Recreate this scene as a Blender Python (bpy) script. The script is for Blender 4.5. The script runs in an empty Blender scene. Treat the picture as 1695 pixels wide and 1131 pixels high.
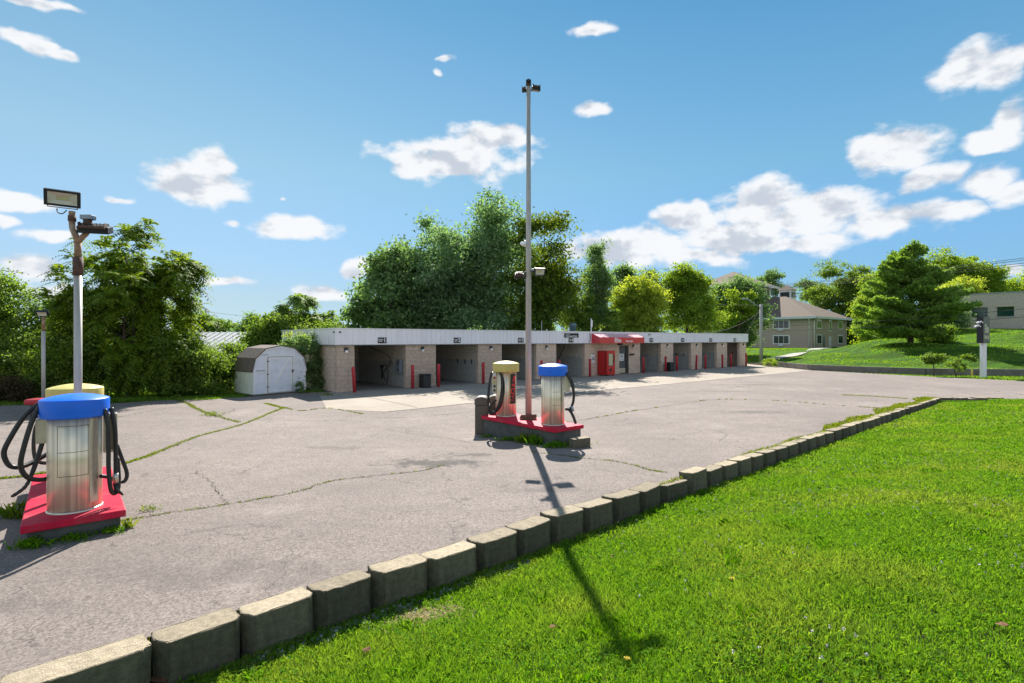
import bpy, bmesh, math, random
import numpy as np
from mathutils import Vector, Matrix
R = math.radians
random.seed(7)
SC = bpy.context.scene
COL = SC.collection

# ---------------------------------------------------------------- camera
EYE = 2.6
cd = bpy.data.cameras.new('camera'); cam = bpy.data.objects.new('camera', cd); COL.objects.link(cam)
cam.location = (0, 0, EYE); cam.rotation_euler = (R(90), 0, 0)
cd.sensor_width = 36; cd.lens = 18.69; cd.shift_y = -0.00206
cd.clip_start = .1; cd.clip_end = 3000
SC.camera = cam

# ---------------------------------------------------------------- light
SUN_EL, SUN_AZ = 41.0, -2.1          # azimuth measured from +Y towards +X
sd = bpy.data.lights.new('sun', 'SUN'); sun = bpy.data.objects.new('sun', sd); COL.objects.link(sun)
sd.energy = 5.0; sd.angle = R(.53); sd.color = (1, .945, .86)
sv = Vector((math.sin(R(SUN_AZ))*math.cos(R(SUN_EL)), math.cos(R(SUN_AZ))*math.cos(R(SUN_EL)), math.sin(R(SUN_EL))))
sun.rotation_euler = sv.to_track_quat('Z', 'Y').to_euler()
SC.view_settings.view_transform = 'Standard'; SC.view_settings.look = 'None'
SC.view_settings.gamma = 1; SC.view_settings.exposure = 1.0; SC.view_settings.use_curve_mapping = False
SKY_K = 0.15; SKY_A, SKY_B = 1.0, .42       # soft shoulder so the sky near the sun is not blown out

W = bpy.data.worlds.new('World'); SC.world = W; W.use_nodes = True
def build_world():
    nt = W.node_tree; N = nt.nodes; L = nt.links; N.clear()
    def nd(t, **k):
        n = N.new(t)
        for a, b in k.items(): setattr(n, a, b)
        return n
    def mth(op, a, b=None, c=None, clamp=False):
        n = nd('ShaderNodeMath', operation=op, use_clamp=clamp)
        for i, v in enumerate((a, b, c)):
            if v is None: continue
            if isinstance(v, (int, float)): n.inputs[i].default_value = v
            else: L.new(v, n.inputs[i])
        return n.outputs[0]
    out = nd('ShaderNodeOutputWorld'); bg = nd('ShaderNodeBackground'); bg.inputs['Strength'].default_value = SKY_K
    sky = nd('ShaderNodeTexSky', sky_type='NISHITA'); sky.sun_disc = False
    sky.sun_elevation = R(SUN_EL); sky.sun_rotation = R(SUN_AZ)
    sky.air_density = 1.0; sky.dust_density = 0.0; sky.ozone_density = 2.0; sky.altitude = 0
    tc = nd('ShaderNodeTexCoord'); sp = nd('ShaderNodeSeparateXYZ'); L.new(tc.outputs['Generated'], sp.inputs[0])
    az = mth('ARCTAN2', sp.outputs[0], sp.outputs[1])
    hyp = mth('SQRT', mth('ADD', mth('MULTIPLY', sp.outputs[0], sp.outputs[0]), mth('MULTIPLY', sp.outputs[1], sp.outputs[1])))
    el = mth('DIVIDE', sp.outputs[2], mth('MAXIMUM', hyp, .02))
    cv = nd('ShaderNodeCombineXYZ'); L.new(az, cv.inputs[0]); L.new(el, cv.inputs[1])
    # warp
    wn = nd('ShaderNodeTexNoise'); wn.inputs['Scale'].default_value = 11; wn.inputs['Detail'].default_value = 3
    L.new(cv.outputs[0], wn.inputs['Vector'])
    ws = nd('ShaderNodeVectorMath', operation='SUBTRACT'); L.new(wn.outputs['Color'], ws.inputs[0]); ws.inputs[1].default_value = (.5, .5, .5)
    wm = nd('ShaderNodeVectorMath', operation='SCALE'); L.new(ws.outputs[0], wm.inputs[0]); wm.inputs['Scale'].default_value = .05
    wa = nd('ShaderNodeVectorMath', operation='ADD'); L.new(cv.outputs[0], wa.inputs[0]); L.new(wm.outputs[0], wa.inputs[1])
    clouds = [(1600,108,58,36,.92),(1655,106,60,40,.92),(1480,250,80,34,.9),(1445,258,46,25,.9),(1640,230,58,16,.9),(1685,205,34,32,1),
      (1548,294,52,24,.85),(1630,300,66,26,.85),(1690,318,60,24,.85),
      (1250,345,78,40,.92),(1340,352,108,40,.9),(1470,362,118,26,.85),(1570,352,64,17,.75),(1130,365,48,28,.9),(1210,392,106,34,.9),
      (1040,412,115,28,.95),(1160,425,90,22,.8),(1320,400,110,20,.7),(755,262,110,30,.95),(800,235,66,26,1),(690,268,58,20,.9),(850,238,52,16,.8),
      (330,304,82,30,.95),(350,270,36,28,.95),(290,312,48,16,.9),(485,374,78,20,.9),(375,462,62,10,.7),(535,482,50,16,.8),(590,442,30,18,.8),
      (980,179,36,15,.85),(735,100,26,9,.6),(722,118,18,9,.5),(975,50,62,13,.7),(35,58,55,18,.75),(70,75,35,14,.7),(105,90,40,11,.6),
      (40,335,62,18,.85),(18,368,30,12,.8),(78,390,54,13,.8),(195,332,32,9,.6),(62,447,60,26,.8),(90,482,70,16,.7),(470,323,12,9,.55),
      (385,367,22,11,.55),(1678,450,32,16,.8),(60,2,90,8,.6)]
    items = []
    for cx, cy, rx, ry, w in clouds:
        dx = cx-847.5; h = math.hypot(dx, 880)
        items.append((math.atan2(dx, 880), (562-cy)/h, rx/880*math.cos(math.atan2(dx, 880))**2*1.14, ry/h*1.25, w))
    acc = None
    for a, e, ra, re, w in items:
        mp = nd('ShaderNodeMapping'); mp.vector_type = 'POINT'
        mp.inputs['Scale'].default_value = (1/ra, 1/re, 0); mp.inputs['Location'].default_value = (-a/ra, -e/re, 0)
        L.new(wa.outputs[0], mp.inputs['Vector'])
        ln = nd('ShaderNodeVectorMath', operation='LENGTH'); L.new(mp.outputs[0], ln.inputs[0])
        v = mth('SUBTRACT', w, ln.outputs['Value'])
        acc = v if acc is None else mth('MAXIMUM', acc, v)
    # unseen cumulus added outside the view, denser low down, as fill for shaded fronts
    nb = nd('ShaderNodeTexNoise'); nb.inputs['Scale'].default_value = 3.2; nb.inputs['Detail'].default_value = 1; L.new(tc.outputs['Generated'], nb.inputs['Vector'])
    off_ = mth('MAXIMUM', mth('MULTIPLY', mth('SUBTRACT', mth('ABSOLUTE', az), .95), 6.), mth('MULTIPLY', mth('SUBTRACT', el, .85), 6.))
    acc = mth('MAXIMUM', acc, mth('MINIMUM', mth('MULTIPLY', mth('SUBTRACT', nb.outputs['Fac'], mth('ADD', .45, mth('MULTIPLY', mth('SUBTRACT', el, .8, clamp=True), .35))), 6.), off_))
    mp = nd('ShaderNodeMapping'); mp.inputs['Scale'].default_value = (1, 1.5, 1); L.new(cv.outputs[0], mp.inputs['Vector'])
    n1 = nd('ShaderNodeTexNoise'); n1.inputs['Scale'].default_value = 16; n1.inputs['Detail'].default_value = 8; n1.inputs['Roughness'].default_value = .53
    L.new(mp.outputs[0], n1.inputs['Vector'])
    dens = mth('ADD', acc, mth('MULTIPLY', mth('SUBTRACT', n1.outputs['Fac'], .5), 1.7))
    mr = nd('ShaderNodeMapRange', interpolation_type='SMOOTHSTEP'); L.new(dens, mr.inputs['Value'])
    mr.inputs['From Min'].default_value = -.14; mr.inputs['From Max'].default_value = .36
    mask = mth('MULTIPLY', mr.outputs[0], .96)
    # relief: the side away from the top of each billow turns grey
    def nz(dy, sc, det):
        m2 = nd('ShaderNodeMapping'); m2.inputs['Location'].default_value = (dy*.3, dy, 0); m2.inputs['Scale'].default_value = (1, 1.5, 1); L.new(cv.outputs[0], m2.inputs['Vector'])
        n2 = nd('ShaderNodeTexNoise'); n2.inputs['Scale'].default_value = sc; n2.inputs['Detail'].default_value = det; n2.inputs['Roughness'].default_value = .55; L.new(m2.outputs[0], n2.inputs['Vector']); return n2.outputs['Fac']
    rel = mth('ADD', mth('MULTIPLY', mth('SUBTRACT', nz(.03, 16, 6), nz(0, 16, 6)), 2.2), mth('MULTIPLY', mth('SUBTRACT', nz(.075, 7, 2), nz(0, 7, 2)), 1.6))
    gr = nd('ShaderNodeMapRange', interpolation_type='SMOOTHSTEP'); L.new(mth('ADD', mth('MULTIPLY', acc, .35), rel), gr.inputs['Value'])
    gr.inputs['From Min'].default_value = -.02; gr.inputs['From Max'].default_value = .62
    cc = nd('ShaderNodeMixRGB'); L.new(gr.outputs[0], cc.inputs[0])
    k = 1/SKY_K/(2**SC.view_settings.exposure)
    cc.inputs[1].default_value = (.96*k, .97*k, .99*k, 1); cc.inputs[2].default_value = (.60*k, .65*k, .73*k, 1)
    # sky body
    lum = nd('ShaderNodeRGBToBW'); L.new(sky.outputs[0], lum.inputs[0])
    sc_ = mth('DIVIDE', SKY_A, mth('ADD', 1., mth('MULTIPLY', lum.outputs[0], SKY_B)))
    sv_ = nd('ShaderNodeVectorMath', operation='SCALE'); L.new(sky.outputs[0], sv_.inputs[0]); L.new(sc_, sv_.inputs['Scale'])
    hs = nd('ShaderNodeMixRGB', blend_type='MULTIPLY'); hs.inputs[0].default_value = 1; L.new(sv_.outputs[0], hs.inputs[1])
    rp = nd('ShaderNodeValToRGB'); L.new(mth('DIVIDE', el, 2.5, clamp=True), rp.inputs[0]); e_ = rp.color_ramp.elements      # clear-air colour by height
    e_[0].position = 0; e_[0].color = (.415, .62, 1.0, 1); e_[1].position = 1; e_[1].color = (.30, .48, .45, 1)
    for p_, c_ in ((.028, (.51, .585, .70, 1)), (.12, (.54, .615, .53, 1)), (.25, (.325, .50, .465, 1))): x_ = e_.new(p_); x_.color = c_
    ra = nd('ShaderNodeMapRange', interpolation_type='SMOOTHSTEP'); L.new(az, ra.inputs['Value']); ra.inputs['From Min'].default_value = -.8; ra.inputs['From Max'].default_value = .7
    mz = nd('ShaderNodeMixRGB'); L.new(ra.outputs[0], mz.inputs[0]); mz.inputs[1].default_value = (2.35, 2.15, 2.05, 1); mz.inputs[2].default_value = (1.35, 1.68, 1.85, 1)
    tt_ = nd('ShaderNodeVectorMath', operation='MULTIPLY'); L.new(rp.outputs[0], tt_.inputs[0]); L.new(mz.outputs[0], tt_.inputs[1]); L.new(tt_.outputs[0], hs.inputs[2])
    mx = nd('ShaderNodeMixRGB'); L.new(mask, mx.inputs[0]); L.new(hs.outputs[0], mx.inputs[1]); L.new(cc.outputs[0], mx.inputs[2])
    L.new(mx.outputs[0], bg.inputs['Color']); L.new(bg.outputs[0], out.inputs['Surface'])
build_world()

# ---------------------------------------------------------------- frame of the site (u along the building, v away from it)
PHI = math.atan2(.641, .767)
U = Vector((math.cos(PHI), math.sin(PHI), 0)); V = Vector((-math.sin(PHI), math.cos(PHI), 0))
def W2(a, b, z=0): p = U*a+V*b; return Vector((p.x, p.y, z))
def AB(x, y): return (x*U.x+y*U.y, x*V.x+y*V.y)
def at(px, d, z=0): return Vector(((px-847.5)/880*d, d, z))
def zp(py, d): return EYE-(py-562)*d/880
def gnd(px, py, z=0): d = 880*(EYE-z)/(py-562); return at(px, d, z)
def sstep(x): x = max(0, min(1, x)); return x*x*(3-2*x)

# ---------------------------------------------------------------- materials
MATS = {}
def nodes(m):
    m.use_nodes = True; nt = m.node_tree; return nt, nt.nodes, nt.links
def pm(name, col, rough=.7, metal=0, var=.15, scale=3., bump=0., bscale=60, spec=.5, stretch=(1, 1, 1), dirt=None, dscale=1.2, damt=.5, coat=0):
    if name in MATS: return MATS[name]
    m = bpy.data.materials.new(name); nt, N, L = nodes(m); b = N['Principled BSDF']
    tc = N.new('ShaderNodeTexCoord'); mp = N.new('ShaderNodeMapping'); mp.inputs['Scale'].default_value = stretch
    L.new(tc.outputs['Object'], mp.inputs['Vector'])
    n = N.new('ShaderNodeTexNoise'); n.inputs['Scale'].default_value = scale; n.inputs['Detail'].default_value = 6; n.inputs['Roughness'].default_value = .65
    L.new(mp.outputs[0], n.inputs['Vector'])
    mr = N.new('ShaderNodeMapRange'); mr.inputs['From Min'].default_value = .3; mr.inputs['From Max'].default_value = .7
    mr.inputs['To Min'].default_value = 1-var; mr.inputs['To Max'].default_value = 1+var; L.new(n.outputs['Fac'], mr.inputs['Value'])
    mu = N.new('ShaderNodeVectorMath'); mu.operation = 'SCALE'; mu.inputs[0].default_value = col[:3]; L.new(mr.outputs[0], mu.inputs['Scale'])
    last = mu.outputs[0]
    if dirt:
        n3 = N.new('ShaderNodeTexNoise'); n3.inputs['Scale'].default_value = dscale; n3.inputs['Detail'].default_value = 8; n3.inputs['Roughness'].default_value = .7
        L.new(mp.outputs[0], n3.inputs['Vector'])
        r3 = N.new('ShaderNodeMapRange'); r3.inputs['From Min'].default_value = .5; r3.inputs['From Max'].default_value = .72; r3.inputs['To Max'].default_value = damt
        L.new(n3.outputs['Fac'], r3.inputs['Value'])
        mx = N.new('ShaderNodeMixRGB'); L.new(r3.outputs[0], mx.inputs[0]); L.new(last, mx.inputs[1]); mx.inputs[2].default_value = (*dirt, 1); last = mx.outputs[0]
    L.new(last, b.inputs['Base Color'])
    b.inputs['Roughness'].default_value = rough; b.inputs['Metallic'].default_value = metal
    b.inputs['Specular IOR Level'].default_value = spec
    if coat: b.inputs['Coat Weight'].default_value = coat; b.inputs['Coat Roughness'].default_value = .15
    if bump:
        n2 = N.new('ShaderNodeTexNoise'); n2.inputs['Scale'].default_value = bscale; n2.inputs['Detail'].default_value = 4; L.new(mp.outputs[0], n2.inputs['Vector'])
        bp = N.new('ShaderNodeBump'); bp.inputs['Strength'].default_value = bump; bp.inputs['Distance'].default_value = .02
        L.new(n2.outputs['Fac'], bp.inputs['Height']); L.new(bp.outputs[0], b.inputs['Normal'])
    MATS[name] = m; return m

def leafmat(name, c1, c2, trans=.45, rough=.6, tcol=None, patch=.0, pcol=None, spec=.25):
    m = bpy.data.materials.new(name); nt, N, L = nodes(m); b = N['Principled BSDF']; out = N['Material Output']
    g = N.new('ShaderNodeNewGeometry'); rp = N.new('ShaderNodeValToRGB'); L.new(g.outputs['Random Per Island'], rp.inputs[0])
    rp.color_ramp.elements[0].color = (*c1, 1); rp.color_ramp.elements[1].color = (*c2, 1)
    last = rp.outputs[0]
    tc = N.new('ShaderNodeTexCoord'); n = N.new('ShaderNodeTexNoise'); n.inputs['Scale'].default_value = .55; n.inputs['Detail'].default_value = 5
    L.new(tc.outputs['Object'], n.inputs['Vector'])
    if pcol:
        r = N.new('ShaderNodeMapRange'); r.inputs['From Min'].default_value = .45; r.inputs['From Max'].default_value = .68; r.inputs['To Max'].default_value = patch
        L.new(n.outputs['Fac'], r.inputs['Value'])
        mx = N.new('ShaderNodeMixRGB'); L.new(r.outputs[0], mx.inputs[0]); L.new(last, mx.inputs[1]); mx.inputs[2].default_value = (*pcol, 1); last = mx.outputs[0]
    L.new(last, b.inputs['Base Color']); b.inputs['Roughness'].default_value = rough; b.inputs['Specular IOR Level'].default_value = spec
    t = N.new('ShaderNodeBsdfTranslucent')
    h = N.new('ShaderNodeMixRGB'); h.blend_type = 'MULTIPLY'; h.inputs[0].default_value = 1; L.new(last, h.inputs[1]); h.inputs[2].default_value = (*(tcol or (1.7, 1.5, .5)), 1)
    L.new(h.outputs[0], t.inputs['Color'])
    s = N.new('ShaderNodeMixShader'); s.inputs[0].default_value = trans; L.new(b.outputs[0], s.inputs[1]); L.new(t.outputs[0], s.inputs[2])
    L.new(s.outputs[0], out.inputs['Surface']); return m

def blockmat(name, c1, c2, mort, bw=.4, bh=.2, rib=False, split=None):
    m = bpy.data.materials.new(name); nt, N, L = nodes(m); b = N['Principled BSDF']
    tc = N.new('ShaderNodeTexCoord'); sp = N.new('ShaderNodeSeparateXYZ'); L.new(tc.outputs['Object'], sp.inputs[0])
    ad = N.new('ShaderNodeMath'); ad.operation = 'ADD'; L.new(sp.outputs[0], ad.inputs[0]); L.new(sp.outputs[1], ad.inputs[1])
    cv = N.new('ShaderNodeCombineXYZ'); L.new(ad.outputs[0], cv.inputs[0]); L.new(sp.outputs[2], cv.inputs[1])
    br = N.new('ShaderNodeTexBrick'); L.new(cv.outputs[0], br.inputs['Vector']); br.inputs['Scale'].default_value = 1
    br.inputs['Brick Width'].default_value = bw; br.inputs['Row Height'].default_value = bh; br.inputs['Mortar Size'].default_value = .008
    br.inputs['Color1'].default_value = (*c1, 1); br.inputs['Color2'].default_value = (*c2, 1); br.inputs['Mortar'].default_value = (*mort, 1)
    n = N.new('ShaderNodeTexNoise'); n.inputs['Scale'].default_value = 6; n.inputs['Detail'].default_value = 9; n.inputs['Roughness'].default_value = .7; L.new(tc.outputs['Object'], n.inputs['Vector'])
    mr = N.new('ShaderNodeMapRange'); mr.inputs['From Min'].default_value = .3; mr.inputs['From Max'].default_value = .7; mr.inputs['To Min'].default_value = .75; mr.inputs['To Max'].default_value = 1.2
    L.new(n.outputs['Fac'], mr.inputs['Value'])
    mu = N.new('ShaderNodeVectorMath'); mu.operation = 'SCALE'; L.new(br.outputs['Color'], mu.inputs[0]); L.new(mr.outputs[0], mu.inputs['Scale'])
    last = mu.outputs[0]
    if split:                                              # a painted band below a height
        st = N.new('ShaderNodeMath'); st.operation = 'LESS_THAN'; L.new(sp.outputs[2], st.inputs[0]); st.inputs[1].default_value = split[0]
        mx = N.new('ShaderNodeMixRGB'); mx.inputs[0].default_value = 0; L.new(st.outputs[0], mx.inputs[0]); L.new(last, mx.inputs[1])
        m3 = N.new('ShaderNodeVectorMath'); m3.operation = 'SCALE'; m3.inputs[0].default_value = split[1]; L.new(mr.outputs[0], m3.inputs['Scale'])
        L.new(m3.outputs[0], mx.inputs[2]); last = mx.outputs[0]
    L.new(last, b.inputs['Base Color']); b.inputs['Roughness'].default_value = .85; b.inputs['Specular IOR Level'].default_value = .25
    bp = N.new('ShaderNodeBump'); bp.inputs['Strength'].default_value = .6; bp.inputs['Distance'].default_value = .01; bp.invert = True; L.new(br.outputs['Fac'], bp.inputs['Height'])
    if rib:
        w = N.new('ShaderNodeTexWave'); w.bands_direction = 'X'; w.inputs['Scale'].default_value = 5.0; w.inputs['Distortion'].default_value = .3; L.new(cv.outputs[0], w.inputs['Vector'])
        b2 = N.new('ShaderNodeBump'); b2.inputs['Strength'].default_value = .9; b2.inputs['Distance'].default_value = .03; L.new(w.outputs['Fac'], b2.inputs['Height']); L.new(bp.outputs[0], b2.inputs['Normal']); bp = b2
    n4 = N.new('ShaderNodeTexNoise'); n4.inputs['Scale'].default_value = 40; n4.inputs['Detail'].default_value = 4; L.new(tc.outputs['Object'], n4.inputs['Vector'])
    b3 = N.new('ShaderNodeBump'); b3.inputs['Strength'].default_value = .5; b3.inputs['Distance'].default_value = .01; L.new(n4.outputs['Fac'], b3.inputs['Height']); L.new(bp.outputs[0], b3.inputs['Normal'])
    L.new(b3.outputs[0], b.inputs['Normal']); return m

def groundmat(name, base, kind):
    m = bpy.data.materials.new(name); nt, N, L = nodes(m); b = N['Principled BSDF']
    tc = N.new('ShaderNodeTexCoord'); P = tc.outputs['Object']
    def noise(s, d=6, r=.6, vec=P):
        n = N.new('ShaderNodeTexNoise'); n.inputs['Scale'].default_value = s; n.inputs['Detail'].default_value = d; n.inputs['Roughness'].default_value = r; L.new(vec, n.inputs['Vector']); return n
    def rng(v, a, b_, c, d_, smooth=False):
        r = N.new('ShaderNodeMapRange'); r.interpolation_type = 'SMOOTHSTEP' if smooth else 'LINEAR'
        for i, q in zip(('From Min', 'From Max', 'To Min', 'To Max'), (a, b_, c, d_)): r.inputs[i].default_value = q
        L.new(v, r.inputs['Value']); return r.outputs[0]
    def mix(f, a, bcol, blend='MIX'):
        x = N.new('ShaderNodeMixRGB'); x.blend_type = blend
        if isinstance(f, float): x.inputs[0].default_value = f
        else: L.new(f, x.inputs[0])
        for i, q in ((1, a), (2, bcol)):
            if isinstance(q, tuple): x.inputs[i].default_value = (*q, 1)
            else: L.new(q, x.inputs[i])
        return x.outputs[0]
    if kind == 'asphalt':
        big = noise(.22, 7, .62); mid = noise(1.7, 6, .6); vor = N.new('ShaderNodeTexVoronoi'); vor.inputs['Scale'].default_value = 52; L.new(P, vor.inputs['Vector'])
        c = mix(rng(big.outputs['Fac'], .35, .65, 0, 1), tuple(x*.80 for x in base), tuple(x*1.15 for x in base))
        c = mix(rng(mid.outputs['Fac'], .35, .7, 0, .5), c, tuple(x*.72 for x in base))
        c = mix(rng(vor.outputs['Color'], .0, 1, 0, .85), mix(1., c, (.45, .43, .42), 'MULTIPLY'), mix(1., c, (1.62, 1.58, 1.56), 'MULTIPLY'))
        vd = N.new('ShaderNodeTexVoronoi'); vd.inputs['Scale'].default_value = 34; L.new(P, vd.inputs['Vector'])
        c = mix(rng(vd.outputs['Distance'], .0, .22, .8, 0), c, (.05, .045, .045))
        mps = N.new('ShaderNodeMapping'); mps.inputs['Rotation'].default_value = (0, 0, -.69); mps.inputs['Scale'].default_value = (.35, 2.6, 1); L.new(P, mps.inputs['Vector'])
        c = mix(rng(noise(1.0, 6, .6, mps.outputs[0]).outputs['Fac'], .35, .68, 0, .45), c, tuple(x*.68 for x in base))
        c = mix(rng(noise(.45, 7, .75).outputs['Fac'], .56, .68, 0, .5), c, tuple(x*1.35 for x in base))
        # fine crazing
        dn = noise(1.3, 6); dv = N.new('ShaderNodeVectorMath'); dv.operation = 'MULTIPLY_ADD'; L.new(dn.outputs['Color'], dv.inputs[0]); dv.inputs[1].default_value = (1.2, 1.2, 0); L.new(P, dv.inputs[2])
        for s, w, cut in ((1.1, .007, .5), (.33, .004, .42), (4.5, .02, .56)):
            ve = N.new('ShaderNodeTexVoronoi'); ve.feature = 'DISTANCE_TO_EDGE'; ve.inputs['Scale'].default_value = s; L.new(dv.outputs[0], ve.inputs['Vector'])
            k = N.new('ShaderNodeMath'); k.operation = 'MULTIPLY'; L.new(rng(ve.outputs['Distance'], 0, w, .75, 0), k.inputs[0])
            L.new(rng(noise(.5 if s < 2 else .9, 3).outputs['Fac'], cut, cut+.08, 0, 1), k.inputs[1]); c = mix(k.outputs[0], c, (.045, .04, .038))
        # tyre / oil stains at their places on the lot
        for (x, y, rx, ry, s) in ((-1.6, 11.3, 2.0, .9, .95), (-1.0, 12.2, 1.1, .5, .8), (8.5, 19, 2.6, .7, .55), (-4.3, 12.9, 1.3, .5, .4), (13.8, 30.5, 3.2, .5, .6), (-3.2, 5.9, 3.0, .8, .32), (-5.2, 5.2, 1.6, .4, .3), (.6, 9.2, 1.6, .4, .4), (10.5, 26.5, 3, .6, .4)):
            mp = N.new('ShaderNodeMapping'); mp.inputs['Scale'].default_value = (1/rx, 1/ry, 0); mp.inputs['Location'].default_value = (-x/rx, -y/ry, 0); L.new(P, mp.inputs['Vector'])
            ln = N.new('ShaderNodeVectorMath'); ln.operation = 'LENGTH'; L.new(mp.outputs[0], ln.inputs[0])
            sn = noise(3.3, 8, .7); a = N.new('ShaderNodeMath'); a.operation = 'MULTIPLY_ADD'; L.new(sn.outputs['Fac'], a.inputs[0]); a.inputs[1].default_value = 2.2
            iv = N.new('ShaderNodeMath'); iv.operation = 'SUBTRACT'; iv.inputs[0].default_value = -.35; L.new(ln.outputs['Value'], iv.inputs[1]); L.new(iv.outputs[0], a.inputs[2])
            c = mix(rng(a.outputs[0], .1, .6, 0, s, True), c, (.07, .062, .058))
        bn = noise(90, 4); L.new(c, b.inputs['Base Color']); hgt = bn.outputs['Fac']; st, di = .55, .012
    elif kind == 'concrete':
        c = mix(rng(noise(.6, 8, .65).outputs['Fac'], .3, .7, 0, 1), tuple(x*.82 for x in base), tuple(x*1.1 for x in base))
        c = mix(rng(noise(3.5, 6, .7).outputs['Fac'], .5, .75, 0, .5), c, tuple(x*.6 for x in base))
        c = mix(rng(noise(120, 3).outputs['Fac'], .35, .65, .0, .25), c, tuple(x*.55 for x in base))
        L.new(c, b.inputs['Base Color']); hgt = noise(60, 4).outputs['Fac']; st, di = .25, .008
    elif kind == 'grass':
        # mown stripes and patches
        dn = noise(.12, 3); sp = N.new('ShaderNodeSeparateXYZ'); L.new(P, sp.inputs[0])
        a = N.new('ShaderNodeMath'); a.operation = 'MULTIPLY_ADD'; L.new(dn.outputs['Fac'], a.inputs[0]); a.inputs[1].default_value = 9.; L.new(sp.outputs[1], a.inputs[2])
        s = N.new('ShaderNodeMath'); s.operation = 'SINE'; m2 = N.new('ShaderNodeMath'); m2.operation = 'MULTIPLY'; L.new(a.outputs[0], m2.inputs[0]); m2.inputs[1].default_value = 2.6; L.new(m2.outputs[0], s.inputs[0])
        c = mix(rng(s.outputs[0], -.8, .8, 0, 1), tuple(x*.62 for x in base), tuple(x*1.1 for x in base))
        c = mix(rng(noise(3., 8, .8).outputs['Fac'], .35, .7, 0, .8), c, (base[0]*.45, base[1]*.5, base[2]*.6))
        c = mix(rng(noise(.3, 4).outputs['Fac'], .5, .75, 0, .45), c, (base[0]*1.7, base[1]*1.1, base[2]))
        L.new(c, b.inputs['Base Color']); hgt = noise(14, 8, .8).outputs['Fac']; st, di = 1., .25
    else:  # soil under the lawn
        c = mix(rng(noise(4, 8, .7).outputs['Fac'], .35, .65, 0, 1), base, tuple(x*.45 for x in base))
        c = mix(rng(noise(.5, 4).outputs['Fac'], .4, .7, 0, .5), c, (.07, .11, .02))
        L.new(c, b.inputs['Base Color']); hgt = noise(30, 8, .8).outputs['Fac']; st, di = 1., .04
    b.inputs['Roughness'].default_value = .9; b.inputs['Specular IOR Level'].default_value = .3 if kind != 'grass' else .1
    bp = N.new('ShaderNodeBump'); bp.inputs['Strength'].default_value = st; bp.inputs['Distance'].default_value = di; L.new(hgt, bp.inputs['Height']); L.new(bp.outputs[0], b.inputs['Normal'])
    return m

def glass(name, col=(.02, .03, .035), rough=.08):
    m = pm(name, col, rough=rough, var=.1, spec=.9); return m
def emis(name, col, k):
    m = bpy.data.materials.new(name); nt, N, L = nodes(m); b = N['Principled BSDF']
    b.inputs['Base Color'].default_value = (*col, 1); b.inputs['Emission Color'].default_value = (*col, 1); b.inputs['Emission Strength'].default_value = k; return m

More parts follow.
